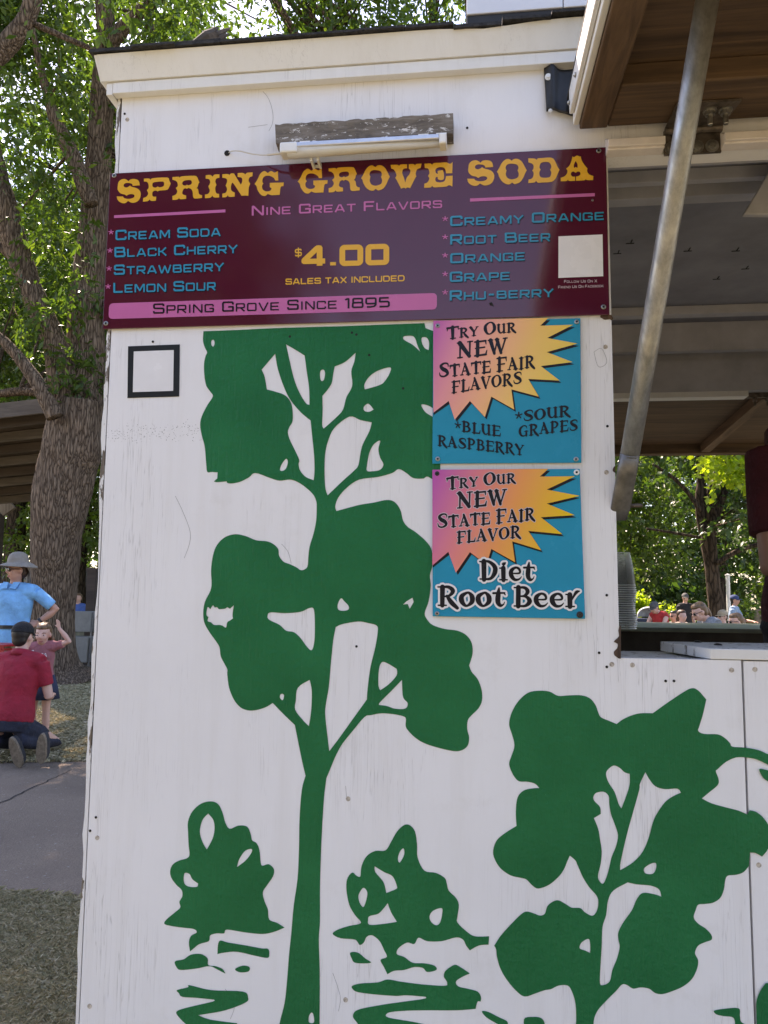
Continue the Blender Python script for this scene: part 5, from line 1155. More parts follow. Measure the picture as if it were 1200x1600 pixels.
SUNGAPS = [(atD(1150, 730, 8.3), 1.5), (atD(1190, 700, 8.3), 1.3), (atD(1110, 950, 9), 1.5), (atD(1150, 960, 10), 1.3), (atD(1070, 940, 17), 1.3), (atD(1012, 955, 15), 1.4), (atD(1147, 940, 15), 1.2)]
def tree(name, base, trunk_pts, crown_c, crown_r, zmin, n, per, ln, wd, lmat, bmat, label, seed, rad=(.5, .5), forks=5, group='trees'):
    rng = np.random.default_rng(seed); t = empty(name, base, label, 'tree', group)
    mb = MB(); limb(mb, trunk_pts, 18, seed, .03, 5)
    top = trunk_pts[-1][0]; tr_ = trunk_pts[-1][1]; org = [p for p, r in trunk_pts[len(trunk_pts) // 2:]]
    C = crown_pts(rng, n, crown_c, crown_r, zmin)
    for gp, gr in SUNGAPS:
        dv = C - np.array(tuple(gp)); al = dv @ np.array(tuple(sd)); C = C[(np.linalg.norm(dv - al[:, None] * np.array(tuple(sd)), axis=1) > gr) | (al < 1.5)]
    for k in range(forks):
        e = C[rng.integers(0, len(C))]; st_ = trunk_pts[-1 - (k % 2)][0]; m1 = st_ * .6 + Vector(e) * .4 + Vector((0, 0, .4))
        limb(mb, [(st_, tr_ * .7), (m1, tr_ * .45), (Vector(e), tr_ * .15)], 10, seed + k, .03, 4); org += [m1, st_ * .3 + Vector(e) * .7]
    twigs(mb, rng, org, C, .025, n // 3)
    mb.build('trunk', bmat, t, smooth=True)
    V, F = leaves(rng, C, rad[0] + rad[1] * rng.random(len(C)), per, ln, wd, .35)
    link('crown', np_mesh('crown', V, F), lmat, t); return t
# tree seen through the window, forked dark trunk
tw_ = pl([(1124, 1010, 24), (1121, 970, 23), (1116, 925, 22), (1111, 880, 22), (1106, 845, 24), (1104, 825, 20)], 17)
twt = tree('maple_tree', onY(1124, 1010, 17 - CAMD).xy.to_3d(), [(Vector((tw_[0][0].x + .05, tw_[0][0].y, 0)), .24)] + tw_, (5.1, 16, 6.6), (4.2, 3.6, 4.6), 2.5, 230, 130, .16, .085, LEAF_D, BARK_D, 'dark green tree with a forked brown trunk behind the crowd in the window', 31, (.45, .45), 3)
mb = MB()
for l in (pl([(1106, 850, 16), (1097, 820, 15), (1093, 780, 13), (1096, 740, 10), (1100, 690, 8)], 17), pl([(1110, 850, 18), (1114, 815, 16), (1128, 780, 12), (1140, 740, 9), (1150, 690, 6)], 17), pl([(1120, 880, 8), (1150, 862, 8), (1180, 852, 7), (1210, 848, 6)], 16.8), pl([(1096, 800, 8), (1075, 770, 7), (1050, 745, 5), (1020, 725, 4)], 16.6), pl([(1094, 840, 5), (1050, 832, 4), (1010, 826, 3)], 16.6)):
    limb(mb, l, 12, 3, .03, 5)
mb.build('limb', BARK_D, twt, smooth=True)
T_ = tree
ylab = 'young tree with sunlit yellow-green leaves reaching in at the right of the window'
yb_ = atD(1290, 920, 8.6)
yt = empty('young_maple', (yb_.x, yb_.y, 0), ylab, 'tree')
mb = MB(); limb(mb, [(Vector((yb_.x, yb_.y, 0)), .09), (Vector((yb_.x - .05, yb_.y, 1.5)), .075), (Vector((yb_.x - .1, yb_.y, 3.2)), .05), (Vector((yb_.x, yb_.y, 5)), .02)], 12, 2, .02, 5)
yc = [atD(x, y, 8.3 + .3 * math.sin(x)) for x, y in ((1130, 722), (1150, 708), (1170, 722), (1150, 742), (1135, 745), (1165, 745), (1185, 705), (1120, 705), (1190, 735), (1145, 690), (1175, 690), (1118, 690), (1200, 690), (1210, 715), (1230, 700))]
rng = np.random.default_rng(44); YC = np.concatenate([np.array([tuple(p) for p in yc]), crown_pts(rng, 30, (yb_.x, yb_.y, 4.3), (1.7, 1.5, 1.3), 3.1)])
twigs(mb, rng, [Vector((yb_.x - .1, yb_.y, 3.0)), Vector((yb_.x - .05, yb_.y, 3.8))], YC, .02, 40); mb.build('trunk', BARK_D, yt, smooth=True)
V, F = leaves(rng, YC, np.full(len(YC), .26), 130, .075, .055, .3); link('crown', np_mesh('crown', V, F), LEAF_Y, yt)
# trees beyond, each with its own crown
def plain_tree(x, y, h, cr, seed, mat, label, low=1.6, n=130, per=110, ln=.20, wd=.11, bm=BARK_D, tr=.2):
    b = Vector((x, y, 0)); rn = random.Random(seed)
    tp = [(b, tr * 1.3), (b + Vector((rn.uniform(-.1, .1), 0, h * .2)), tr), (b + Vector((rn.uniform(-.2, .2), 0, h * .42)), tr * .8), (b + Vector((rn.uniform(-.3, .3), 0, h * .65)), tr * .5)]
    tree('park_tree', b, tp, (x, y, h * .58), (cr, cr * .9, h * .46), low, n, per, ln, wd, mat, bm, label, seed, (.5, .6), 4)
plain_tree(1.2, 13.6, 13.5, 4.2, 51, LEAF, 'tall tree whose crown shows above the stand roof, left of the roof box', 4.5, 190, 120, .15, .07, tr=.25)
plain_tree(-1.9, 11.4, 15.5, 2.8, 63, LEAF, 'tree whose leafy top shows above the middle of the stand roof', 10.2, 150, 130, .13, .06, tr=.2)
plain_tree(3.2, 24, 8, 3.6, 52, LEAF_L, 'bushy tree behind the prop pole foot in the window', 1.0, 150)
plain_tree(8.5, 27, 9, 4.0, 53, LEAF_D, 'dark tree behind the right side of the forked tree in the window', 1.8, 150, tr=.3)
plain_tree(13.5, 30, 10, 4.4, 54, LEAF_L, 'light green tree at the far right beyond the window', 1.5, 140)
plain_tree(5.6, 34, 10, 5.0, 55, LEAF_L, 'tall light green tree far behind the forked tree', 1.0, 150, ln=.25, wd=.13)
plain_tree(0.2, 33, 9, 4.6, 56, LEAF_D, 'dark tree far back hidden mostly by the window jamb', 1.0, 120, ln=.25, wd=.13)
plain_tree(-13.5, 24, 10, 4.5, 57, LEAF_L, 'light green tree behind the pavilion, left of the big trunk', .8, 170)
plain_tree(-9.2, 21, 20, 5.6, 58, LEAF, 'tall green tree straight behind the thick forked trunk', 1.2, 330, 120, tr=.3)
plain_tree(-5.6, 24, 8, 3.4, 59, LEAF_L, 'bright green tree between the thick trunk and the white wall', .8, 150)
plain_tree(-15.5, 23, 21, 6.0, 62, LEAF, 'tall green tree behind the pavilion roof at the left edge', 3.5, 330, 120, tr=.3)
plain_tree(-18, 32, 20, 7, 60, LEAF_D, 'dark tree far back at the left edge', 1.0, 150, ln=.25, wd=.13)
plain_tree(-8.5, 36, 20, 7, 61, LEAF_L, 'pale green tree farthest back at left', 1.0, 150, ln=.25, wd=.13)

# ------------------------------------------------------------------ pavilion on the left
pv = [atD(90, 632, 13.2), atD(-190, 664, 13.8), atD(-190, 800, 19.0), atD(66, 776, 18.4)]
PVW = wood('greyed_brown_timber', (.055, .046, .040), (.15, .125, .108), 0, .25, .8)
pav = empty('park_pavilion', (pv[0].x - 2, pv[0].y + 3, 0), 'dark brown open pavilion roof with purlins behind the big trunk', 'pavilion')
def pvp(u, v, h=0): return (pv[0] * (1 - u) + pv[1] * u) * (1 - v) + (pv[3] * (1 - u) + pv[2] * u) * v + Vector((0, 0, h))
mb = MB(); mb.hexa([pvp(0, 0), pvp(0, 1), pvp(1, 1), pvp(1, 0), pvp(0, 0, .06), pvp(0, 1, .06), pvp(1, 1, .06), pvp(1, 0, .06)]); mb.build('roof', DARKWOOD, pav)
mb = MB(); mb.bar(pvp(0, -.01, -.02), pvp(1, -.01, -.02), .05, .26); mb.build('fascia', PVW, pav)
for k in range(8):
    v = .06 + k * .125; mb = MB(); mb.bar(pvp(.012, v, -.10), pvp(1, v, -.10), .06, .17); mb.build('purlin', PVW if k % 2 else DARKWOOD, pav)
bx = atD(3, 800, 20.2); mb = MB(); mb.box(bx.x - .17, bx.x + .02, bx.y - .1, bx.y + .1, 0, 3.75); mb.build('post', DARKWOOD, pav)
mb = MB(); mb.bar(atD(-60, 700, 19.8), atD(15, 800, 19.8), .16, .34); mb.build('brace', TANWOOD, pav)
ps = atD(143, 950, 13.6); mb = MB(); mb.box(ps.x - .075, ps.x + .075, ps.y - .075, ps.y + .075, 0, atD(143, 893, 13.6).z); mb.box(ps.x - .09, ps.x + .09, ps.y - .09, ps.y + .09, atD(143, 893, 13.6).z + .0005, atD(143, 889, 13.6).z + .02)
mb.build('wooden_post', DARKWOOD, None, 'dark brown wooden post beside the white stand wall at left', 'post')
sh_ = atD(118, 930, 27); shed = empty('shed', (sh_.x, sh_.y, 0), 'small grey-roofed shed far behind the thick trunk', 'shed')
mb = MB(); mb.box(sh_.x - 3, sh_.x + 3, sh_.y, sh_.y + 3, 0, 1.35); mb.build('wall', M('grey_siding', (.20, .19, .17), .8, .2, 6, .2, 20), shed)
mb = MB(); mb.hexa([(sh_.x - 3.2, sh_.y - .3, 1.351), (sh_.x + 3.2, sh_.y - .3, 1.351), (sh_.x + 3.2, sh_.y + 3.3, 1.351), (sh_.x - 3.2, sh_.y + 3.3, 1.351), (sh_.x - 2.4, sh_.y + 1.2, 2.05), (sh_.x + 2.4, sh_.y + 1.2, 2.05), (sh_.x + 2.4, sh_.y + 1.8, 2.05), (sh_.x - 2.4, sh_.y + 1.8, 2.05)]); mb.build('roof', M('grey_shingle', (.13, .12, .11), .9, .25, 30, .4, 60), shed)
# ------------------------------------------------------------------ people
def solid(mb, voxel=.010, it=4, fac=.5):
    """closed pieces grown together into one continuous skin"""
    me = mb.mesh('tmp'); o = bpy.data.objects.new('tmp', me); COL.objects.link(o)
    r = o.modifiers.new('r', 'REMESH'); r.mode = 'VOXEL'; r.voxel_size = voxel
    s = o.modifiers.new('s', 'SMOOTH'); s.iterations = it; s.factor = fac
    ev = o.evaluated_get(bpy.context.evaluated_depsgraph_get()); out = bpy.data.meshes.new_from_object(ev)
    bpy.data.objects.remove(o); bpy.data.meshes.remove(me); return out
def lerp(a, b, t): return Vector(a) * (1 - t) + Vector(b) * t
def fabric(name, col): return M(name, col, .85, .12, 9, .75, 13, .03)
SKIN = M('skin', (.50, .27, .19), .5, .06, 14, .08, 120, .001)
SKIN_F = M('fair_skin', (.62, .37, .29), .5, .05, 14, .08, 120, .001)
LIP = M('lip', (.38, .13, .11), .5, .05, 30, 0); EYE = M('eye_dark', (.03, .022, .018), .2, .1, 30, 0); EYEW = M('eye_white', (.75, .72, .70), .3, .02, 30, 0); GLASS = M('dark_lens', (.012, .012, .014), .12, .1, 30, 0)
SOLE = M('tan_sole', (.22, .17, .12), .85, .2, 40, .5, 120, .003)
JEANS = fabric('navy_denim', (.018, .022, .040)); KHAKI = fabric('khaki_cloth', (.34, .29, .22))
def hand(mb, wrist, direc, palm_n, s=1.0, curl=.35, side=1):
    d = Vector(direc).normalized(); n = (Vector(palm_n) - d * Vector(palm_n).dot(d)).normalized(); x = d.cross(n) * side
    w = Vector(wrist)
    mb.tube([w - d * .015 * s, w + d * .03 * s, w + d * .085 * s], [(.026 * s, .018 * s), (.038 * s, .016 * s), (.042 * s, .013 * s)], 10, ref=x)
    for i, (o, L) in enumerate(((-.030, .072), (-.010, .082), (.011, .076), (.031, .058))):
        a = w + d * .075 * s + x * o * s; c1 = a + (d + x * o * 1.5) * L * .5 * s + n * curl * .012 * s; c2 = c1 + (d * (1 - curl * .6) + n * curl) .normalized() * L * .55 * s
        mb.tube([a, c1, c2], [.0095 * s, .009 * s, .0075 * s], 8)
    a = w + d * .02 * s - x * .022 * s; b_ = a - x * .030 * s + d * .030 * s + n * .012 * s; mb.tube([a, b_, b_ + (d * .9 - x * .25 + n * .3).normalized() * .034 * s], [.012 * s, .0105 * s, .008 * s], 8)
def person(label, loc, rot, J, skin, shirt, pants, hairm, hair='short', sleeve=.55, leg=1.0, scale=1.0, hs=1.0, shoes=None, group=None, face=True, hatm=None, hat=None, glasses=False, vox=.011, girth=1.0, hem=-.08, sockless=True, cat='person', neck=1.0, pg=1.0):
    """J: joints in the person's own frame, facing -Y: pelvis, chest (base of the neck), head, look, sh/el/wr/hip/kn/an/toe for L (+x) and R (-x)"""
    Mx = Matrix.Translation(Vector(loc)) @ Matrix.Rotation(rot, 4, 'Z') @ Matrix.Scale(scale, 4)
    g = lambda k: Mx @ Vector(J[k]); s = scale
    root = empty('person', loc, label, cat, group)
    pel, che, hd_ = g('pelvis'), g('chest'), g('head')
    look = (Mx.to_3x3() @ Vector(J.get('look', (0, -1, 0)))).normalized(); upv = (Mx.to_3x3() @ Vector(J.get('headup', (0, 0, 1)))); upv = (upv - look * upv.dot(look)).normalized(); side = upv.cross(look) * -1
    shl = (g('shL') - g('shR')).normalized(); spine = che - pel; G = girth
    def torso(mb, e=0.0, low=0.0, topcut=False):
        pts = [pel + spine * low, pel + spine * .12, pel + spine * .38, pel + spine * .68, pel + spine * .86, pel + spine * .97]
        rr = [(.165 * G, .118 * G), (.168 * G, .122 * G), (.148 * G, .108 * G), (.168 * G, .120 * G), (.150 * G, .098 * G), (.075, .068)]
        mb.tube(pts, [((a + e) * s, (b + e) * s) for a, b in rr], 20, ref=shl)
        for q in 'LR':
            mb.tube([lerp(che - spine * .10, g('sh' + q), .25), lerp(che - spine * .06, g('sh' + q), .8), g('sh' + q)], [(.085 + e) * s, (.070 + e) * s, (.060 + e) * s], 12)
    hr = Matrix((side, -look * -1, upv)).transposed()     # columns: right, forward, up
    def hp(x, y, z): return hd_ + (side * x + look * y + upv * z) * s * hs
    mb = MB(); torso(mb)
    mb.tube([che - spine * .05, lerp(che, hd_, .5), hp(0, -.012, -.03)], [.062 * s * neck, .052 * s * neck, .056 * s * neck], 12)
    mb.ball(hp(0, -.012, .025), (.074 * s * hs, .094 * s * hs, .094 * s * hs), 16, 12, rot=hr); mb.ball(hp(0, .022, -.045), (.056 * s * hs, .066 * s * hs, .066 * s * hs), 14, 10, rot=hr)
    mb.tube([hp(0, .080, .03), hp(0, .100, -.012), hp(0, .088, -.024)], [.010 * s * hs, .016 * s * hs, .015 * s * hs], 8)
    for q in (-1, 1):
        mb.ball(hp(.076 * q, -.012, -.008), (.010 * s * hs, .020 * s * hs, .030 * s * hs), 8, 6, rot=hr); mb.ball(hp(.034 * q, .066, -.02), (.026 * s * hs, .022 * s * hs, .026 * s * hs), 8, 6, rot=hr)
    for q in 'LR':
        a, b, c = g('sh' + q), g('el' + q), g('wr' + q)
        mb.tube([a, lerp(a, b, .5), b, lerp(b, c, .35), c], [.050 * s, .046 * s, .038 * s, .040 * s, .026 * s], 12)
        dv = J.get('hd' + q); dv = (Mx.to_3x3() @ Vector(dv)) if dv else (c - b); pn = J.get('pn' + q, (0, 0, -1)); hand(mb, c, dv, Mx.to_3x3() @ Vector(pn), s * (1 if hs <= 1.05 else .92), J.get('curl', .4), 1 if q == 'L' else -1)
        h, k, n_ = g('hip' + q), g('kn' + q), g('an' + q); mb.tube([lerp(pel, h, .6), h, lerp(h, k, .5), k, lerp(k, n_, .3), n_], [.085 * s, .085 * s, .072 * s, .052 * s, .054 * s, .036 * s], 12)
        mb.tube([n_ + (Mx.to_3x3() @ Vector((0, .03, -.02))), g('toe' + q)], [.042 * s, .030 * s], 10)
    bo = link('body', solid(mb, vox * s), skin, root, smooth=True)
    # clothes
    mb = MB(); torso(mb, .016, hem)
    for q in 'LR':
        a, b, c = g('sh' + q), g('el' + q), g('wr' + q); t = min(1, sleeve); e = lerp(a, b, t)
        P = [a + (a - b).normalized() * .01 * s, lerp(a, b, t * .5), e]; rr = [.066 * s, .064 * s, .060 * s]
        if sleeve > 1: P += [lerp(b, c, (sleeve - 1))]; rr += [.045 * s]
        mb.tube(P, rr, 14)
    mb.tube([che - spine * .12, che + (hd_ - che) * .16], [(.10 * s, .085 * s), (.062 * s, .060 * s)], 14, ref=shl)
    link('shirt', solid(mb, vox * s, 3), shirt, root, smooth=True)
    mb = MB(); mb.tube([pel + spine * .10, pel, pel - spine * .12], [((.172 * G) * s, (.126 * G) * s), (.176 * G * pg * s, .130 * G * s), (.150 * G * pg * s, .118 * G * s)], 18, ref=shl)
    for q in 'LR':
        h, k, n_ = g('hip' + q), g('kn' + q), g('an' + q)
        if leg > .5: mb.tube([lerp(pel, h, .7), h, lerp(h, k, .5), k, lerp(k, n_, min(1, (leg - .5) * 2) * .5), lerp(k, n_, min(1, (leg - .5) * 2))], [.095 * s, .098 * s, .086 * s, .068 * s, .064 * s, .056 * s], 14)
        else: mb.tube([lerp(pel, h, .7), h, lerp(h, k, leg * 2)], [.095 * s, .10 * s, .09 * s], 14)
    link('trousers', solid(mb, vox * s, 3), pants, root, smooth=True)
    if shoes:
        for q in 'LR':
            n_ = g('an' + q); t_e = g('toe' + q); d = (t_e - n_).normalized(); mb = MB(); mb.tube([n_ - d * .05 * s, n_ + d * .02 * s, lerp(n_, t_e, .6), t_e, t_e + d * .03 * s], [.034 * s, .046 * s, (.048 * s, .036 * s), (.046 * s, .028 * s), (.030 * s, .018 * s)], 12, ref=shl)
            link('shoe', solid(mb, vox * s, 2), shoes, root, smooth=True)
    if face:
        for q in (-1, 1):
            mb = MB(); mb.ball(hp(.033 * q, .0865, .010), (.0115 * s * hs, .005 * s * hs, .0060 * s * hs), 10, 6, rot=hr); e_ = mb.build('eye', EYEW, root, smooth=True)
            mb = MB(); mb.ball(hp(.033 * q, .0905, .010), (.0062 * s * hs, .0035 * s * hs, .0060 * s * hs), 8, 6, rot=hr); mb.build('iris', EYE, e_, smooth=True)
            mb = MB(); mb.tube([hp(.018 * q, .092, .030), hp(.034 * q, .090, .036), hp(.052 * q, .078, .030)], [.0032 * s * hs] * 3, 6); mb.build('eyebrow', hairm, root)
        mb = MB(); mb.tube([hp(-.024, .078, -.055), hp(-.010, .088, -.058), hp(.010, .088, -.058), hp(.024, .078, -.055)], [(.004 * s * hs, .002 * s), (.008 * s * hs, .005 * s), (.008 * s * hs, .005 * s), (.004 * s * hs, .002 * s)], 8, ref=upv); mb.build('mouth', LIP, root)
    if glasses:
        mb = MB()
        for q in (-1, 1): mb.ball(hp(.033 * q, .092, .010), (.026 * s * hs, .008 * s, .019 * s * hs), 12, 8, rot=hr); mb.tube([hp(.056 * q, .085, .016), hp(.078 * q, .0, .012)], .0035 * s, 6)
        mb.tube([hp(-.015, .096, .016), hp(.015, .096, .016)], .003 * s, 6); mb.build('sunglasses', GLASS, root)
    # hair
    mb = MB()
    if hair in ('short', 'cap_back'):
        mb.ball(hp(0, -.038, .034), (.080 * s * hs, .080 * s * hs, .092 * s * hs), 16, 12, rot=hr); mb.ball(hp(0, -.004, .080), (.068 * s * hs, .076 * s * hs, .046 * s * hs), 14, 10, rot=hr); mb.ball(hp(0, -.055, -.02), (.068 * s * hs, .052 * s * hs, .065 * s * hs), 12, 8, rot=hr)
    else:
        mb.ball(hp(0, -.042, .036), (.083 * s * hs, .084 * s * hs, .097 * s * hs), 16, 12, rot=hr); mb.ball(hp(0, -.004, .082), (.070 * s * hs, .080 * s * hs, .048 * s * hs), 14, 10, rot=hr); mb.ball(hp(0, -.055, -.02), (.076 * s * hs, .055 * s * hs, .075 * s * hs), 12, 8, rot=hr)
        if hair == 'long':
            mb.tube([hp(0, -.06, .02), hp(0, -.095, -.06), hp(0, -.09, -.16), hp(0, -.075, -.24)], [(.07 * s, .05 * s), (.078 * s, .045 * s), (.070 * s, .038 * s), (.035 * s, .02 * s)], 12, ref=side)
        if hair == 'tail':
            mb.tube([hp(0, -.09, .02), hp(0, -.125, -.02), hp(.01, -.135, -.09), hp(.01, -.125, -.17), hp(.0, -.11, -.24)], [(.03 * s, .03 * s), (.034 * s, .030 * s), (.036 * s, .028 * s), (.028 * s, .02 * s), (.008 * s, .006 * s)], 10)
        if hair == 'pigtails':
            for q in (-1, 1): mb.tube([hp(.060 * q, -.05, .0), hp(.088 * q, -.045, -.05), hp(.090 * q, -.03, -.11), hp(.080 * q, -.02, -.16)], [.026 * s, .030 * s, .026 * s, .008 * s], 10)
            for q in (-1, 0, 1): mb.tube([hp(.04 * q, .045, .098), hp(.045 * q, -.01, .130), hp(.05 * q, -.07, .11)], [.010 * s, .014 * s, .012 * s], 8)
    link('hair', solid(mb, .009 * s, 2), hairm, root, smooth=True)
    if hat == 'cap':
        mb = MB(); prof = []
        for i in range(9):
            a = i / 8 * math.pi / 2; prof.append((a,))
        mb.ball(hp(0, -.016, .048), (.088 * s * hs, .106 * s * hs, .090 * s * hs), 18, 12, rot=hr); me = mb.mesh()
        bm = bmesh.new(); bm.from_mesh(me); bmesh.ops.bisect_plane(bm, geom=bm.verts[:] + bm.edges[:] + bm.faces[:], plane_co=hp(0, 0, .030), plane_no=upv + look * .10, clear_inner=True); bm.to_mesh(me); bm.free()
        ho = link('cap', me, hatm, root, smooth=True); so_ = ho.modifiers.new('t', 'SOLIDIFY'); so_.thickness = .004
        bl_ = J.get('brim', 1)
        V_ = []; n = 12
        for r_ in (0, 1):
            for i in range(n + 1):
                a = -1.15 + 2.3 * i / n; x = math.sin(a) * (.086 + .004 * r_); y = (-.016 + math.cos(a) * (.104 + (.075 * math.cos(a * .9) if r_ else 0)) * 1) * bl_
                V_.append(hp(x, y, .036 - .012 * r_ * abs(math.cos(a)) - .03 * r_ * (1 - math.cos(a))))
        me = bpy.data.meshes.new('b'); me.from_pydata([tuple(v) for v in V_], [], [(i, i + 1, n + 2 + i, n + 1 + i) for i in range(n)]); vb = link('brim', me, hatm, ho, smooth=True); so_ = vb.modifiers.new('t', 'SOLIDIFY'); so_.thickness = .004
    if hat == 'sun':
        mb = MB(); n = 24
        rows = [(.0, .150), (.045, .142), (.075, .118), (.088, .08), (.092, .045), (.096, .036), (.128, .026), (.165, .006), (.168, .002)]
        for j, (r_, z) in enumerate(rows):
            for k in range(n):
                a = 2 * math.pi * k / n; fl_ = (1 if j < 5 else 1 + .12 * math.cos(2 * a)); dz = 0 if j < 6 else -.035 * max(0, -math.sin(a)) * (j - 5) / 3 - .012 * math.cos(2 * a) * (j - 5) / 3
                mb.v.append(tuple(hp(math.cos(a) * r_ * .92 * fl_, -.012 + math.sin(a) * r_ * 1.12, z + .042 + dz)))
        for j in range(len(rows) - 1):
            for k in range(n): mb.f.append((j * n + k, j * n + (k + 1) % n, (j + 1) * n + (k + 1) % n, (j + 1) * n + k)); mb.mi.append(0)
        ho = mb.build('sun_hat', hatm, root, smooth=True); so_ = ho.modifiers.new('t', 'SOLIDIFY'); so_.thickness = .004
        mb = MB()
        nf = [hp(x, y, z) for x, y, z in ((-.08, -.05, .07), (-.095, -.10, -.04), (-.08, -.115, -.13), (0, -.125, -.15), (.08, -.115, -.13), (.095, -.10, -.04), (.08, -.05, .07))]
        tp = [hp(x, y, z) for x, y, z in ((-.08, -.05, .085), (-.085, -.085, .085), (-.05, -.105, .085), (0, -.112, .085), (.05, -.105, .085), (.085, -.085, .085), (.08, -.05, .085))]
        for i in range(6): mb.quad(nf[i], nf[i + 1], tp[i + 1], tp[i])
        nc = mb.build('neck_flap', hatm, ho, smooth=True); so_ = nc.modifiers.new('t', 'SOLIDIFY'); so_.thickness = .003
    return root, hp, g
def stand_J(**k):
    J = dict(pelvis=(0, 0, .95), chest=(0, .01, 1.47), head=(0, -.015, 1.635), shL=(.185, .01, 1.415), shR=(-.185, .01, 1.415), elL=(.235, .02, 1.12), elR=(-.235, .02, 1.12), wrL=(.245, -.06, .88), wrR=(-.245, -.06, .88),
             hipL=(.09, 0, .92), hipR=(-.09, 0, .92), knL=(.10, -.01, .50), knR=(-.10, -.01, .50), anL=(.10, .02, .08), anR=(-.10, .02, .08), toeL=(.12, -.15, .035), toeR=(-.12, -.15, .035)); J.update(k); return J
def sit_J(**k):
    J = dict(pelvis=(0, .0, .52), chest=(0, -.02, 1.03), head=(0, -.05, 1.19), shL=(.18, -.01, .975), shR=(-.18, -.01, .975), elL=(.22, -.10, .72), elR=(-.22, -.10, .72), wrL=(.12, -.32, .72), wrR=(-.12, -.32, .72),
             hipL=(.09, -.02, .50), hipR=(-.09, -.02, .50), knL=(.11, -.44, .50), knR=(-.11, -.44, .50), anL=(.11, -.42, .08), anR=(-.11, -.42, .08), toeL=(.12, -.58, .035), toeR=(-.12, -.58, .035)); J.update(k); return J
BROWNH = M('brown_hair', (.060, .030, .015), .55, .25, 30, .4, 120, .003); DARKH = M('dark_hair', (.014, .010, .008), .5, .25, 30, .4, 120, .003); FAIRH = M('light_brown_hair', (.17, .095, .045), .5, .25, 30, .4, 120, .003)
GREYHAT = fabric('grey_hat_cloth', (.25, .22, .185))
SHOE = fabric('dark_shoe', (.03, .03, .035))
# standing man in a sun hat
D1 = 7.7; p = atD(26, 921, D1)
std, hp1, g1 = person('person standing by the trunk in a light blue polo, grey sun hat and sunglasses', (p.x, p.y, 0), R(6),
    stand_J(pelvis=(-.03, 0, 1.00), chest=(-.02, .01, 1.545), head=(.0, -.015, 1.705), shL=(.205, .01, 1.475), shR=(-.235, .01, 1.475), elL=(.385, .09, 1.30), wrL=(.235, .02, 1.17), hdL=(-.8, -.25, -.35), pnL=(-.2, .7, -.3), elR=(-.36, .08, 1.30), wrR=(-.24, .0, 1.14), hdR=(.8, -.3, -.3), pnR=(.2, .7, -.3),
            look=(-.72, -.70, -.05), hipL=(.08, 0, .96), hipR=(-.12, 0, .96), knL=(.12, -.02, .52), knR=(-.16, -.02, .52), anL=(.13, .02, .08), anR=(-.18, .02, .08), toeL=(.16, -.15, .035), toeR=(-.22, -.15, .035)),
    SKIN, fabric('light_blue_polo', (.17, .46, .78)), KHAKI, BROWNH, 'short', .78, scale=.965, shoes=SHOE, hat='sun', hatm=GREYHAT, glasses=True, girth=1.07, vox=.010)
mb = MB(); mb.tube([hp1(.08, .02, .02), hp1(.06, .06, -.10), hp1(.03, .06, -.17)], .004, 6); mb.tube([hp1(.03, .06, -.17), hp1(.03, .075, -.26), hp1(.035, .085, -.32)], .006, 6); mb.build('hat_cord', BLACK, std)
mb = MB(); a = g1('pelvis'); mb.tube([a + Vector((0, 0, .105)), a + Vector((0, 0, .14))], [(.197, .146), (.194, .143)], 24, ref=(1, 0, 0)); mb.build('belt', BLACK, std)
c = g1('chest'); mb = MB()
for sx in (-1, 1): mb.hexa([(c.x + sx * .012, c.y - .115, c.z - .03), (c.x + sx * .075, c.y - .112, c.z - .035), (c.x + sx * .085, c.y - .06, c.z + .035), (c.x + sx * .03, c.y - .075, c.z + .03)] + [(c.x + sx * .012, c.y - .122, c.z - .024), (c.x + sx * .078, c.y - .118, c.z - .03), (c.x + sx * .088, c.y - .066, c.z + .040), (c.x + sx * .03, c.y - .082, c.z + .036)])
mb.build('collar', bpy.data.materials['light_blue_polo'], std)
mb = MB(); w = g1('wrL'); e = g1('elL'); dd = (w - e).normalized(); mb.tube([w - dd * .035, w - dd * .010], [.034, .034], 12); mb.build('watch_strap', BLACK, std)
# kneeling man in a red polo, seen from behind
p = atD(37, 921, 6.72)
kn, hpk, gk = person('person kneeling with back turned, dark red polo, black cap, tan soles showing', (p.x, p.y, 0), R(180),
    dict(pelvis=(0, .10, .33), chest=(0, -.02, .905), head=(.01, -.05, 1.045), shL=(.205, .0, .825), shR=(-.205, .0, .825), elL=(.29, -.02, .56), elR=(-.275, -.02, .545), wrL=(.16, -.24, .55), wrR=(-.16, -.25, .53),
         hipL=(.11, .08, .30), hipR=(-.11, .08, .30), knL=(.16, -.36, .09), knR=(-.16, -.36, .09), anL=(.085, .17, .19), anR=(-.14, .17, .20), toeL=(.085, .22, .12), toeR=(-.14, .22, .15), look=(0, -1, -.08)),
    SKIN_F, fabric('dark_red_polo', (.32, .012, .030)), JEANS, DARKH, 'short', .66, shoes=None, hat='cap', hatm=fabric('black_cap_cloth', (.010, .010, .011)), face=True, girth=1.12, hem=.02, vox=.010)
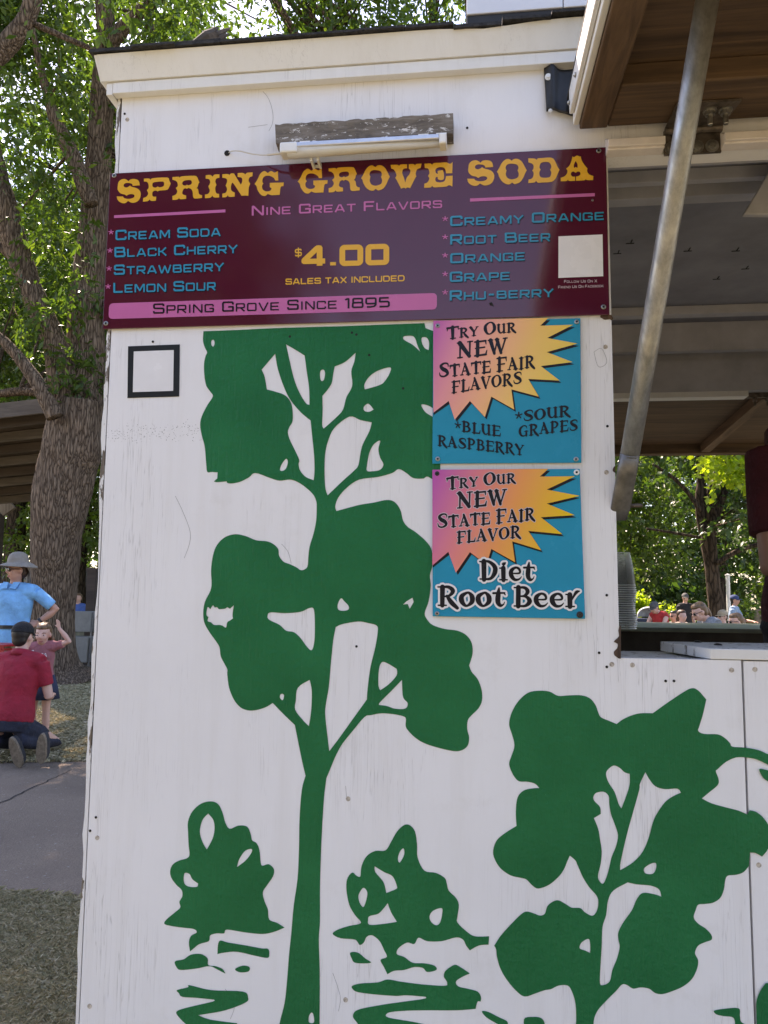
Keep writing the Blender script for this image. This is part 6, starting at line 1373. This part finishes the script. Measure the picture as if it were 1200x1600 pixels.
for cx, tilt in ((22, -.22), (62, .16)):
    c = onZ(cx, 1203, 0); zt_ = .25; mb = MB(); n = 14
    ol = []
    for k in range(n):
        t = 2 * math.pi * k / n; v = math.sin(t); w_ = .046 * (1 - .16 * math.sin(t * 1) - .10 * max(0, math.cos(2 * t)) * 0) * (1 if abs(v) > .3 else .92)
        ol.append((math.cos(t) * w_, v * .135))
    cz = .135 + (cx > 40) * .03; f = Matrix.Rotation(tilt, 4, 'Y') @ Matrix.Rotation(R(14), 4, 'X')
    L0 = [Vector((c.x, c.y, cz)) + f @ Vector((x, 0, z)) for x, z in ol]; L1 = [Vector((c.x, c.y, cz)) + f @ Vector((x * .96, .026, z)) for x, z in ol]; L2 = [Vector((c.x, c.y, cz)) + f @ Vector((x * .86, .075, z * .9)) for x, z in ol]
    mb = MB(); mb.v = [tuple(v) for v in L0 + L1]; mb.f = [tuple(range(n))] + [((k + 1) % n, k, n + k, n + (k + 1) % n) for k in range(n)]; mb.mi = [0] * len(mb.f); so2 = mb.build('sole', SOLE, kn, bevel=.004)
    mb = MB(); mb.v = [tuple(v) for v in L1 + L2] + [tuple(Vector((c.x, c.y, cz)) + f @ Vector((0, .11, .03)))]; mb.f = [((k + 1) % n, k, n + k, n + (k + 1) % n) for k in range(n)] + [((k + 1) % n + n, k + n, 2 * n) for k in range(n)]; mb.mi = [0] * len(mb.f)
    mb.build('shoe', SHOE, kn, smooth=True)
c = gk('chest'); mb = MB(); mb.tube([c + Vector((0, -.015, -.02)), c + Vector((0, .0, .035))], [(.092, .088), (.074, .070)], 18, ref=(1, 0, 0)); mb.build('collar', bpy.data.materials['dark_red_polo'], kn, smooth=True)
# waving girl
p = atD(72, 921, 7.3); s_ = .645
J = stand_J(look=(.18, -.95, -.12), head=(.0, -.02, 1.605), elL=(.40, -.02, 1.515), wrL=(.255, -.06, 1.70), hdL=(-.18, -.05, 1), pnL=(-.2, -1, 0), shL=(.19, .0, 1.44), curl=.25, elR=(-.25, -.02, 1.12), wrR=(-.22, -.18, .95))
gi, hpg, gg = person('small person waving one raised hand in a dusty pink T-shirt and navy skirt', (p.x, p.y, 0), R(4), J, SKIN_F, fabric('dusty_pink_tshirt', (.36, .13, .145)), fabric('navy_skirt', (.022, .030, .065)), FAIRH, 'pigtails', .55, .30, s_, 1.34, shoes=SHOE, vox=.013, neck=.85, girth=.95, hem=-.10)
mb = MB(); a = gg('pelvis'); n = 28; rows = [(.118, .05), (.150, -.06), (.172, -.17)]
for r_, z in rows:
    for k in range(n): t = 2 * math.pi * k / n; q = r_ * (1 + .05 * math.sin(7 * t) * (z < 0)); mb.v.append((a.x + math.cos(t) * q, a.y + math.sin(t) * q * .85, a.z + z))
for j in range(2):
    for k in range(n): mb.f.append((j * n + (k + 1) % n, j * n + k, (j + 1) * n + k, (j + 1) * n + (k + 1) % n)); mb.mi.append(0)
sk = mb.build('skirt', bpy.data.materials['navy_skirt'], gi, smooth=True); q = sk.modifiers.new('t', 'SOLIDIFY'); q.thickness = .004
# white print across the shirt
mb = MB(); c = gg('chest')
def on_shirt(s, cx, cz, w, h, y):
    x = 0; items = []
    for ch in s: wd, gl = glyph('goth', ch, 0, .2); items.append((x, gl)); x += wd + .16
    for x0, (V, T) in items:
        b0 = len(mb.v); k = w / (x - .16); mb.v += [(cx - w / 2 + (x0 + vx) * k, y - .0 * vx, cz + vy * h) for vx, vy in V]; mb.f += [tuple(int(i) + b0 for i in t) for t in T]; mb.mi += [0] * len(T)
on_shirt('OSA', c.x + .045, c.z - .110, .10, .032, c.y - .096)
for k in range(5):
    t = 2 * math.pi * k / 5; mb.ball((c.x - .055 + math.cos(t) * .014, c.y - .086, c.z - .075 + math.sin(t) * .014), (.011, .004, .011), 8, 5)
mb.build('shirt_print', SWHITE, gi)
# things around them
cx = atD(6, 1016, 7.1); cr_ = empty('red_crate', (cx.x, cx.y, 0), 'red perforated plastic crate on a low stool in front of the standing person', 'crate')
RED = M('red_plastic', (.42, .018, .022), .4, .08, 20, .05, 60, .0005)
z0, z1_ = atD(6, 1030, 7.1).z, atD(6, 1008, 7.1).z; mb = MB(); W_ = .19
mb.box(cx.x - W_, cx.x + W_ * .42, cx.y - .12, cx.y + .12, z0 - .10, z0 - .09)
for zz_ in np.linspace(z0 - .09, z1_ - .02, 6): mb.box(cx.x - W_, cx.x + W_ * .42, cx.y - .125, cx.y - .118, zz_, zz_ + .022); mb.box(cx.x - W_, cx.x + W_ * .42, cx.y + .118, cx.y + .125, zz_, zz_ + .022)
for xx in np.linspace(cx.x - W_, cx.x + W_ * .42 - .012, 11): mb.box(xx, xx + .012, cx.y - .1255, cx.y - .1175, z0 - .0905, z1_ + .003)
mb.box(cx.x - W_ - .006, cx.x + W_ * .42 + .006, cx.y - .131, cx.y + .131, z1_ - .004, z1_ + .012); mb.build('basket', RED, cr_)
sto = empty('stool', (cx.x, cx.y, 0), 'low grey stool under the red crate, hidden behind the kneeling person', 'stool'); mb = MB(); mb.box(cx.x - .2, cx.x + .1, cx.y - .12, cx.y + .12, z0 - .14, z0 - .101); mb.build('seat', GREYWOOD, sto)
for dx, dy in ((-.18, -.1), (.08, -.1), (-.18, .1), (.08, .1)): mb = MB(); mb.box(cx.x + dx - .015, cx.x + dx + .015, cx.y + dy - .015, cx.y + dy + .015, 0, z0 - .1405); mb.build('leg', GREYWOOD, sto)
# folded chairs leaning by the post, table behind them, a seated person far off
CHG = M('grey_chair_plastic', (.21, .21, .195), .5, .08, 10, .05, 60, .0005); CHM = M('grey_chair_metal', (.14, .14, .14), .4, .1, 30, .05, 90, .0005, metal=.5)
def chair(x, y, lab, k):
    t = empty('folding_chair', (x, y, 0), lab, 'chair', 'folding chairs by the dark post'); le = .16
    def P(a, z, o=0): return Vector((x + a, y + z * le * .5 + o, z))
    for a in (-.24, .24): mb = MB(); mb.tube([P(a, .0), P(a, 1.05)], .013, 8); mb.build('leg', CHM, t); mb = MB(); mb.tube([P(a * .93, .02, .07), P(a * .93, .62, .0)], .012, 8); mb.build('leg', CHM, t)
    mb = MB(); mb.hexa([P(-.23, .72, -.02), P(.23, .72, -.02), P(.23, .72, .0), P(-.23, .72, 0), P(-.23, 1.06, -.03), P(.23, 1.06, -.03), P(.23, 1.06, -.01), P(-.23, 1.06, -.01)]); mb.build('backrest', CHG, t, bevel=.01)
    mb = MB(); mb.hexa([P(-.22, .22, -.045), P(.22, .22, -.045), P(.22, .22, -.015), P(-.22, .22, -.015), P(-.22, .64, -.055), P(.22, .64, -.055), P(.22, .64, -.025), P(-.22, .64, -.025)]); mb.build('seat', CHG, t, bevel=.01)
    mb = MB(); mb.tube([P(-.24, .14), P(.24, .14)], .010, 8); mb.build('stretcher', CHM, t)
cp_ = atD(118, 1000, 12.9)
chair(cp_.x, cp_.y, 'grey folding chair folded flat, front one beside the dark post', 0); chair(cp_.x + .10, cp_.y + .14, 'grey folding chair folded flat, middle one of the three by the post', 1); chair(cp_.x - .05, cp_.y + .28, 'grey folding chair folded flat, rear one of the three by the post', 2)
tp_ = atD(140, 1030, 14.6); tb_ = empty('folding_table', (tp_.x, tp_.y, 0), 'low white folding table behind the grey folded chairs', 'table'); mb = MB(); mb.box(tp_.x - .6, tp_.x + .9, tp_.y - .35, tp_.y + .35, .40, .44); mb.build('tabletop', WPLASTIC, tb_, bevel=.01)
for dx in (-.5, .8):
    for dy in (-.28, .28): mb = MB(); mb.tube([(tp_.x + dx, tp_.y + dy, 0), (tp_.x + dx, tp_.y + dy, .40)], .014, 8); mb.build('leg', CHM, tb_)
p = atD(123, 950, 19); person('person in a blue shirt seated far off behind the folded chairs', (p.x, p.y, 0), R(0), sit_J(), SKIN_F, fabric('blue_shirt', (.06, .13, .38)), KHAKI, FAIRH, 'short', group='people far behind the trunk', vox=.02, face=False)

# ------------------------------------------------------------------ the server inside the stand
p = atD(1313, 921, 2.0)
sv, hps, gs_ = person('person inside the stand in maroon shirt and dark navy trousers with bent elbow', (p.x, p.y, .40), R(-12),
    stand_J(pelvis=(0, 0, 1.00), chest=(.02, .01, 1.53), head=(.02, -.02, 1.69), shR=(-.15, .01, 1.47), shL=(.205, .01, 1.47), elR=(-.160, -.05, 1.165), wrR=(.03, -.24, 1.20), hdR=(1, -.3, .1), elL=(.25, 0, 1.17), wrL=(.1, -.2, 1.15), hipL=(.09, 0, .97), hipR=(-.09, 0, .97), knL=(.1, -.01, .52), knR=(-.1, -.01, .52)),
    SKIN, fabric('maroon_tshirt', (.085, .010, .018)), fabric('navy_trousers', (.010, .012, .020)), DARKH, 'short', .72, shoes=SHOE, girth=1.05, pg=1.06, hem=-.02, vox=.007)
# ------------------------------------------------------------------ the crowd beyond the window
GC_ = 'people in the crowd beyond the window'
def at(px_, d): q = atD(px_, 921, d); return (q.x, q.y, 0)
def zat(py, d): return CAMH - (py - 921) / FOC * d
TEE_B = fabric('black_tshirt', (.014, .014, .016)); TEE_LB = fabric('pale_blue_tshirt', (.24, .34, .46)); TEE_G = fabric('grey_tshirt', (.22, .24, .27)); TEE_W = fabric('white_tshirt', (.62, .61, .60)); TEE_R = fabric('red_tank_top', (.46, .03, .03)); TEE_P = fabric('peach_top', (.60, .42, .34)); BLUEJ = fabric('blue_jeans', (.06, .085, .13))
CAPG = fabric('beige_cap_cloth', (.42, .33, .22)); CAPB = fabric('blue_cap_cloth', (.035, .06, .16)); CAPK = fabric('grey_cap_cloth', (.10, .10, .10))
def fit(top, d, base): return zat(top, d) / base
person('person standing in a black T-shirt, jeans and dark cap beyond the counter', at(1070, 17), R(20), stand_J(look=(-.3, -1, -.05)), SKIN_F, TEE_B, BLUEJ, BROWNH, 'short', .6, scale=fit(924, 17, 1.76), group=GC_, hat='cap', hatm=CAPK, vox=.016)
person('person standing in pale blue T-shirt and blue cap right of the forked trunk', at(1147, 15), R(60), stand_J(look=(.1, -1, 0), elL=(.25, -.14, 1.16), wrL=(.12, -.38, 1.14)), SKIN, TEE_LB, KHAKI, DARKH, 'short', .62, scale=fit(926, 15, 1.76), group=GC_, hat='cap', hatm=CAPB, vox=.016)
Jw = stand_J(chest=(0, -.10, 1.40), head=(0, -.235, 1.50), look=(0, -.90, -.42), headup=(0, -.4, 1), shL=(.17, -.08, 1.34), shR=(-.17, -.08, 1.34), elL=(.21, -.14, 1.06), wrL=(.08, -.36, 1.02), elR=(-.21, -.14, 1.06), wrR=(-.08, -.36, 1.02))
pw = person('person with tied brown hair and glasses looking down, nearest beyond the counter', at(1116, 8.6), R(-72), Jw, SKIN_F, TEE_G, BLUEJ, FAIRH, 'tail', .6, scale=fit(938, 8.6, 1.625), group=GC_, glasses=True, girth=.9, vox=.010)
person('person in a beige cap, sunglasses and white top looking left, seated beyond the counter', at(1130, 13), R(-60), sit_J(), SKIN_F, TEE_W, BLUEJ, BROWNH, 'short', .6, scale=fit(949, 13, 1.32), group=GC_, glasses=True, hat='cap', hatm=CAPG, vox=.013)
person('person with sunglasses and tied fair hair seated at the right end of the counter', at(1152, 10), R(-74), sit_J(look=(0, -1, -.1)), SKIN_F, TEE_P, BLUEJ, FAIRH, 'tail', .55, scale=fit(954, 10, 1.315), group=GC_, glasses=True, vox=.012, girth=.9)
person('person in a white T-shirt standing mostly hidden behind the server', at(1222, 8.5), R(35), stand_J(), SKIN_F, TEE_W, KHAKI, BROWNH, 'short', .6, scale=.93, group=GC_, vox=.014)
person('person in a red tank top bending beside the white stroller', at(1036, 13), R(-50), stand_J(chest=(0, -.16, 1.40), head=(0, -.30, 1.50), look=(0, -.9, -.4), shL=(.18, -.15, 1.34), shR=(-.18, -.15, 1.34), elL=(.2, -.3, 1.12), wrL=(.12, -.5, 1.05), elR=(-.2, -.3, 1.12), wrR=(-.12, -.5, 1.05)), SKIN_F, TEE_R, BLUEJ, DARKH, 'short', .1, scale=fit(938, 13, 1.62), group=GC_, hat='cap', hatm=CAPK, vox=.014)
person('person in dark glasses seated low between the red tank top and the black T-shirt', at(1053, 14.5), R(-40), sit_J(look=(-.3, -1, -.1)), SKIN, TEE_G, BLUEJ, DARKH, 'short', .6, scale=fit(951, 14.5, 1.31), group=GC_, glasses=True, vox=.013)
person('person in a pale top seated right of the black T-shirt, far off', at(1062, 14), R(30), sit_J(), SKIN_F, TEE_P, KHAKI, BROWNH, 'long', .6, scale=fit(950, 14, 1.31), group=GC_, vox=.016, face=False)
# stroller
d = 16.0; c = atD(1015, 960, d); st_ = empty('stroller', (c.x, c.y, 0), 'baby stroller with a white canopy and dark seat left of the crowd', 'stroller')
zc_ = zat(961, d); mb = MB(); n = 16
for j in range(9):
    a = math.pi * (.02 + .60 * j / 8)
    for k in range(n + 1):
        b_ = math.pi * k / n; r_ = .30
        mb.v.append((c.x - .24 * math.cos(b_), c.y + .25 * math.cos(a) * math.sin(b_), zc_ + .22 * math.sin(a) * math.sin(b_) ** .7 - .02))
for j in range(8):
    for k in range(n): q = j * (n + 1) + k; mb.f.append((q, q + 1, q + n + 2, q + n + 1)); mb.mi.append(0)
o = mb.build('canopy', fabric('white_canopy_cloth', (.70, .70, .70)), st_, smooth=True); q = o.modifiers.new('t', 'SOLIDIFY'); q.thickness = .01
mb = MB(); mb.hexa([(c.x - .27, c.y - .2, .45), (c.x + .27, c.y - .2, .45), (c.x + .27, c.y + .25, .45), (c.x - .27, c.y + .25, .45), (c.x - .30, c.y - .22, zc_ - .03), (c.x + .30, c.y - .22, zc_ - .03), (c.x + .30, c.y + .28, zc_ - .03), (c.x - .30, c.y + .28, zc_ - .03)]); mb.build('seat', fabric('navy_stroller_cloth', (.02, .03, .06)), st_, bevel=.02)
for sx in (-.28, .28):
    mb = MB(); mb.tube([(c.x + sx, c.y - .45, .12), (c.x + sx, c.y + .1, .5), (c.x + sx, c.y + .62, zc_ + .02)], .014, 8); mb.build('frame_bar', BLACK, st_)
    for dy in (-.45, .38):
        mb = MB(); mb.lathe([(.10, -.02), (.12, -.015), (.12, .015), (.10, .02), (.03, .02)], (c.x + sx, c.y + dy, .12), (1, 0, 0), 18); mb.build('wheel', BLACK, st_)
mb = MB(); mb.tube([(c.x - .28, c.y + .62, zc_ + .02), (c.x + .28, c.y + .62, zc_ + .02)], .016, 8); mb.build('handle', BLACK, st_)
# fence, pole, bright shrubs and distant tents
fa, fb_ = atD(960, 975, 19), atD(1250, 975, 21); fe = empty('board_fence', fa.xy.to_3d(), 'low tan board fence behind the crowd in the window', 'fence')
for i in range(34):
    t = i / 33; q = fa * (1 - t) + fb_ * t; mb = MB(); mb.box(q.x - .08, q.x + .08, q.y - .012, q.y + .012, .05, 1.02 + .03 * math.sin(i * 2.1)); mb.build('board', TANWOOD, fe)
mb = MB(); mb.bar((fa.x, fa.y + .03, .7), (fb_.x, fb_.y + .03, .7), .03, .08); mb.build('rail', TANWOOD, fe)
q = atD(1138, 930, 18); mb = MB(); mb.tube([(q.x, q.y, 0), (q.x, q.y, zat(896, 18))], .045, 12); mb.lathe([(.06, 0), (.06, .03), (0, .05)], (q.x, q.y, zat(896, 18))); mb.build('white_pole', WPLASTIC, None, 'slim white pole standing right of the forked trunk in the window', 'pole')
rng = np.random.default_rng(77)
for i, (x, y, s) in enumerate(((1000, 18.2, .9), (1025, 18.0, .75), (1052, 18.3, .8), (1085, 18.6, .7), (985, 18.4, 1.0), (1165, 19.5, .8))):
    q = atD(x, 930, y); C = crown_pts(rng, 16, (q.x, q.y, .75 * s), (.55 * s, .45 * s, .75 * s), .1); V, F = leaves(rng, C, np.full(16, .30), 90, .12, .06, .2)
    sb_ = empty('shrub', (q.x, q.y, 0), ['leafy yellow-green shrub behind the white stroller', 'leafy shrub behind the person in red', 'leafy shrub just left of the black T-shirt', 'leafy shrub between the black T-shirt and the forked trunk', 'leafy shrub nearest the plastic cup stack', 'leafy shrub right of the white pole'][i], 'shrub', 'shrubs along the fence')
    link('foliage', np_mesh('foliage', V, F), LEAF_Y if i % 2 == 0 else LEAF_L, sb_)
    mb = MB(); mb.tube([(q.x, q.y, 0), (q.x + .02, q.y, .5)], .02, 6); mb.build('stem', BARK_D, sb_)
# far wood that closes the view
rng = np.random.default_rng(99); C = []
for i in range(700):
    a = rng.uniform(-62, 48); rr_ = rng.uniform(44, 60); C.append((rr_ * math.sin(R(a)), rr_ * math.cos(R(a)), abs(rng.normal()) * 4.2 + .5))
C = np.array(C); V, F = leaves(rng, C, 1.5 + 1.2 * rng.random(len(C)), 100, .50, .30, .3)
link('far_wood', np_mesh('far_wood', V, F), LEAF_D, None, kind='stuff')
C = []  # unseen trees behind the camera, added to darken sign reflections and low sky
for i in range(420):
    a = rng.uniform(115, 245); rr_ = rng.uniform(17, 26); C.append((rr_ * math.sin(R(a)), rr_ * math.cos(R(a)), rng.random() * (6.8 + 1.2 * math.sin(a * .21)) + .3))
for i in range(240):
    u = rng.normal(size=3); u /= np.linalg.norm(u); u *= rng.random() ** .4; C.append((-7.6 + u[0] * 3.9, -13 + u[1] * 3, 7.0 + u[2] * 5.5))
C = np.array(C); V, F = leaves(rng, C, .9 + .7 * rng.random(len(C)), 90, .34, .2, .3)
link('unseen_treeline', np_mesh('unseen_treeline', V, F), LEAF_D, None, kind='stuff')
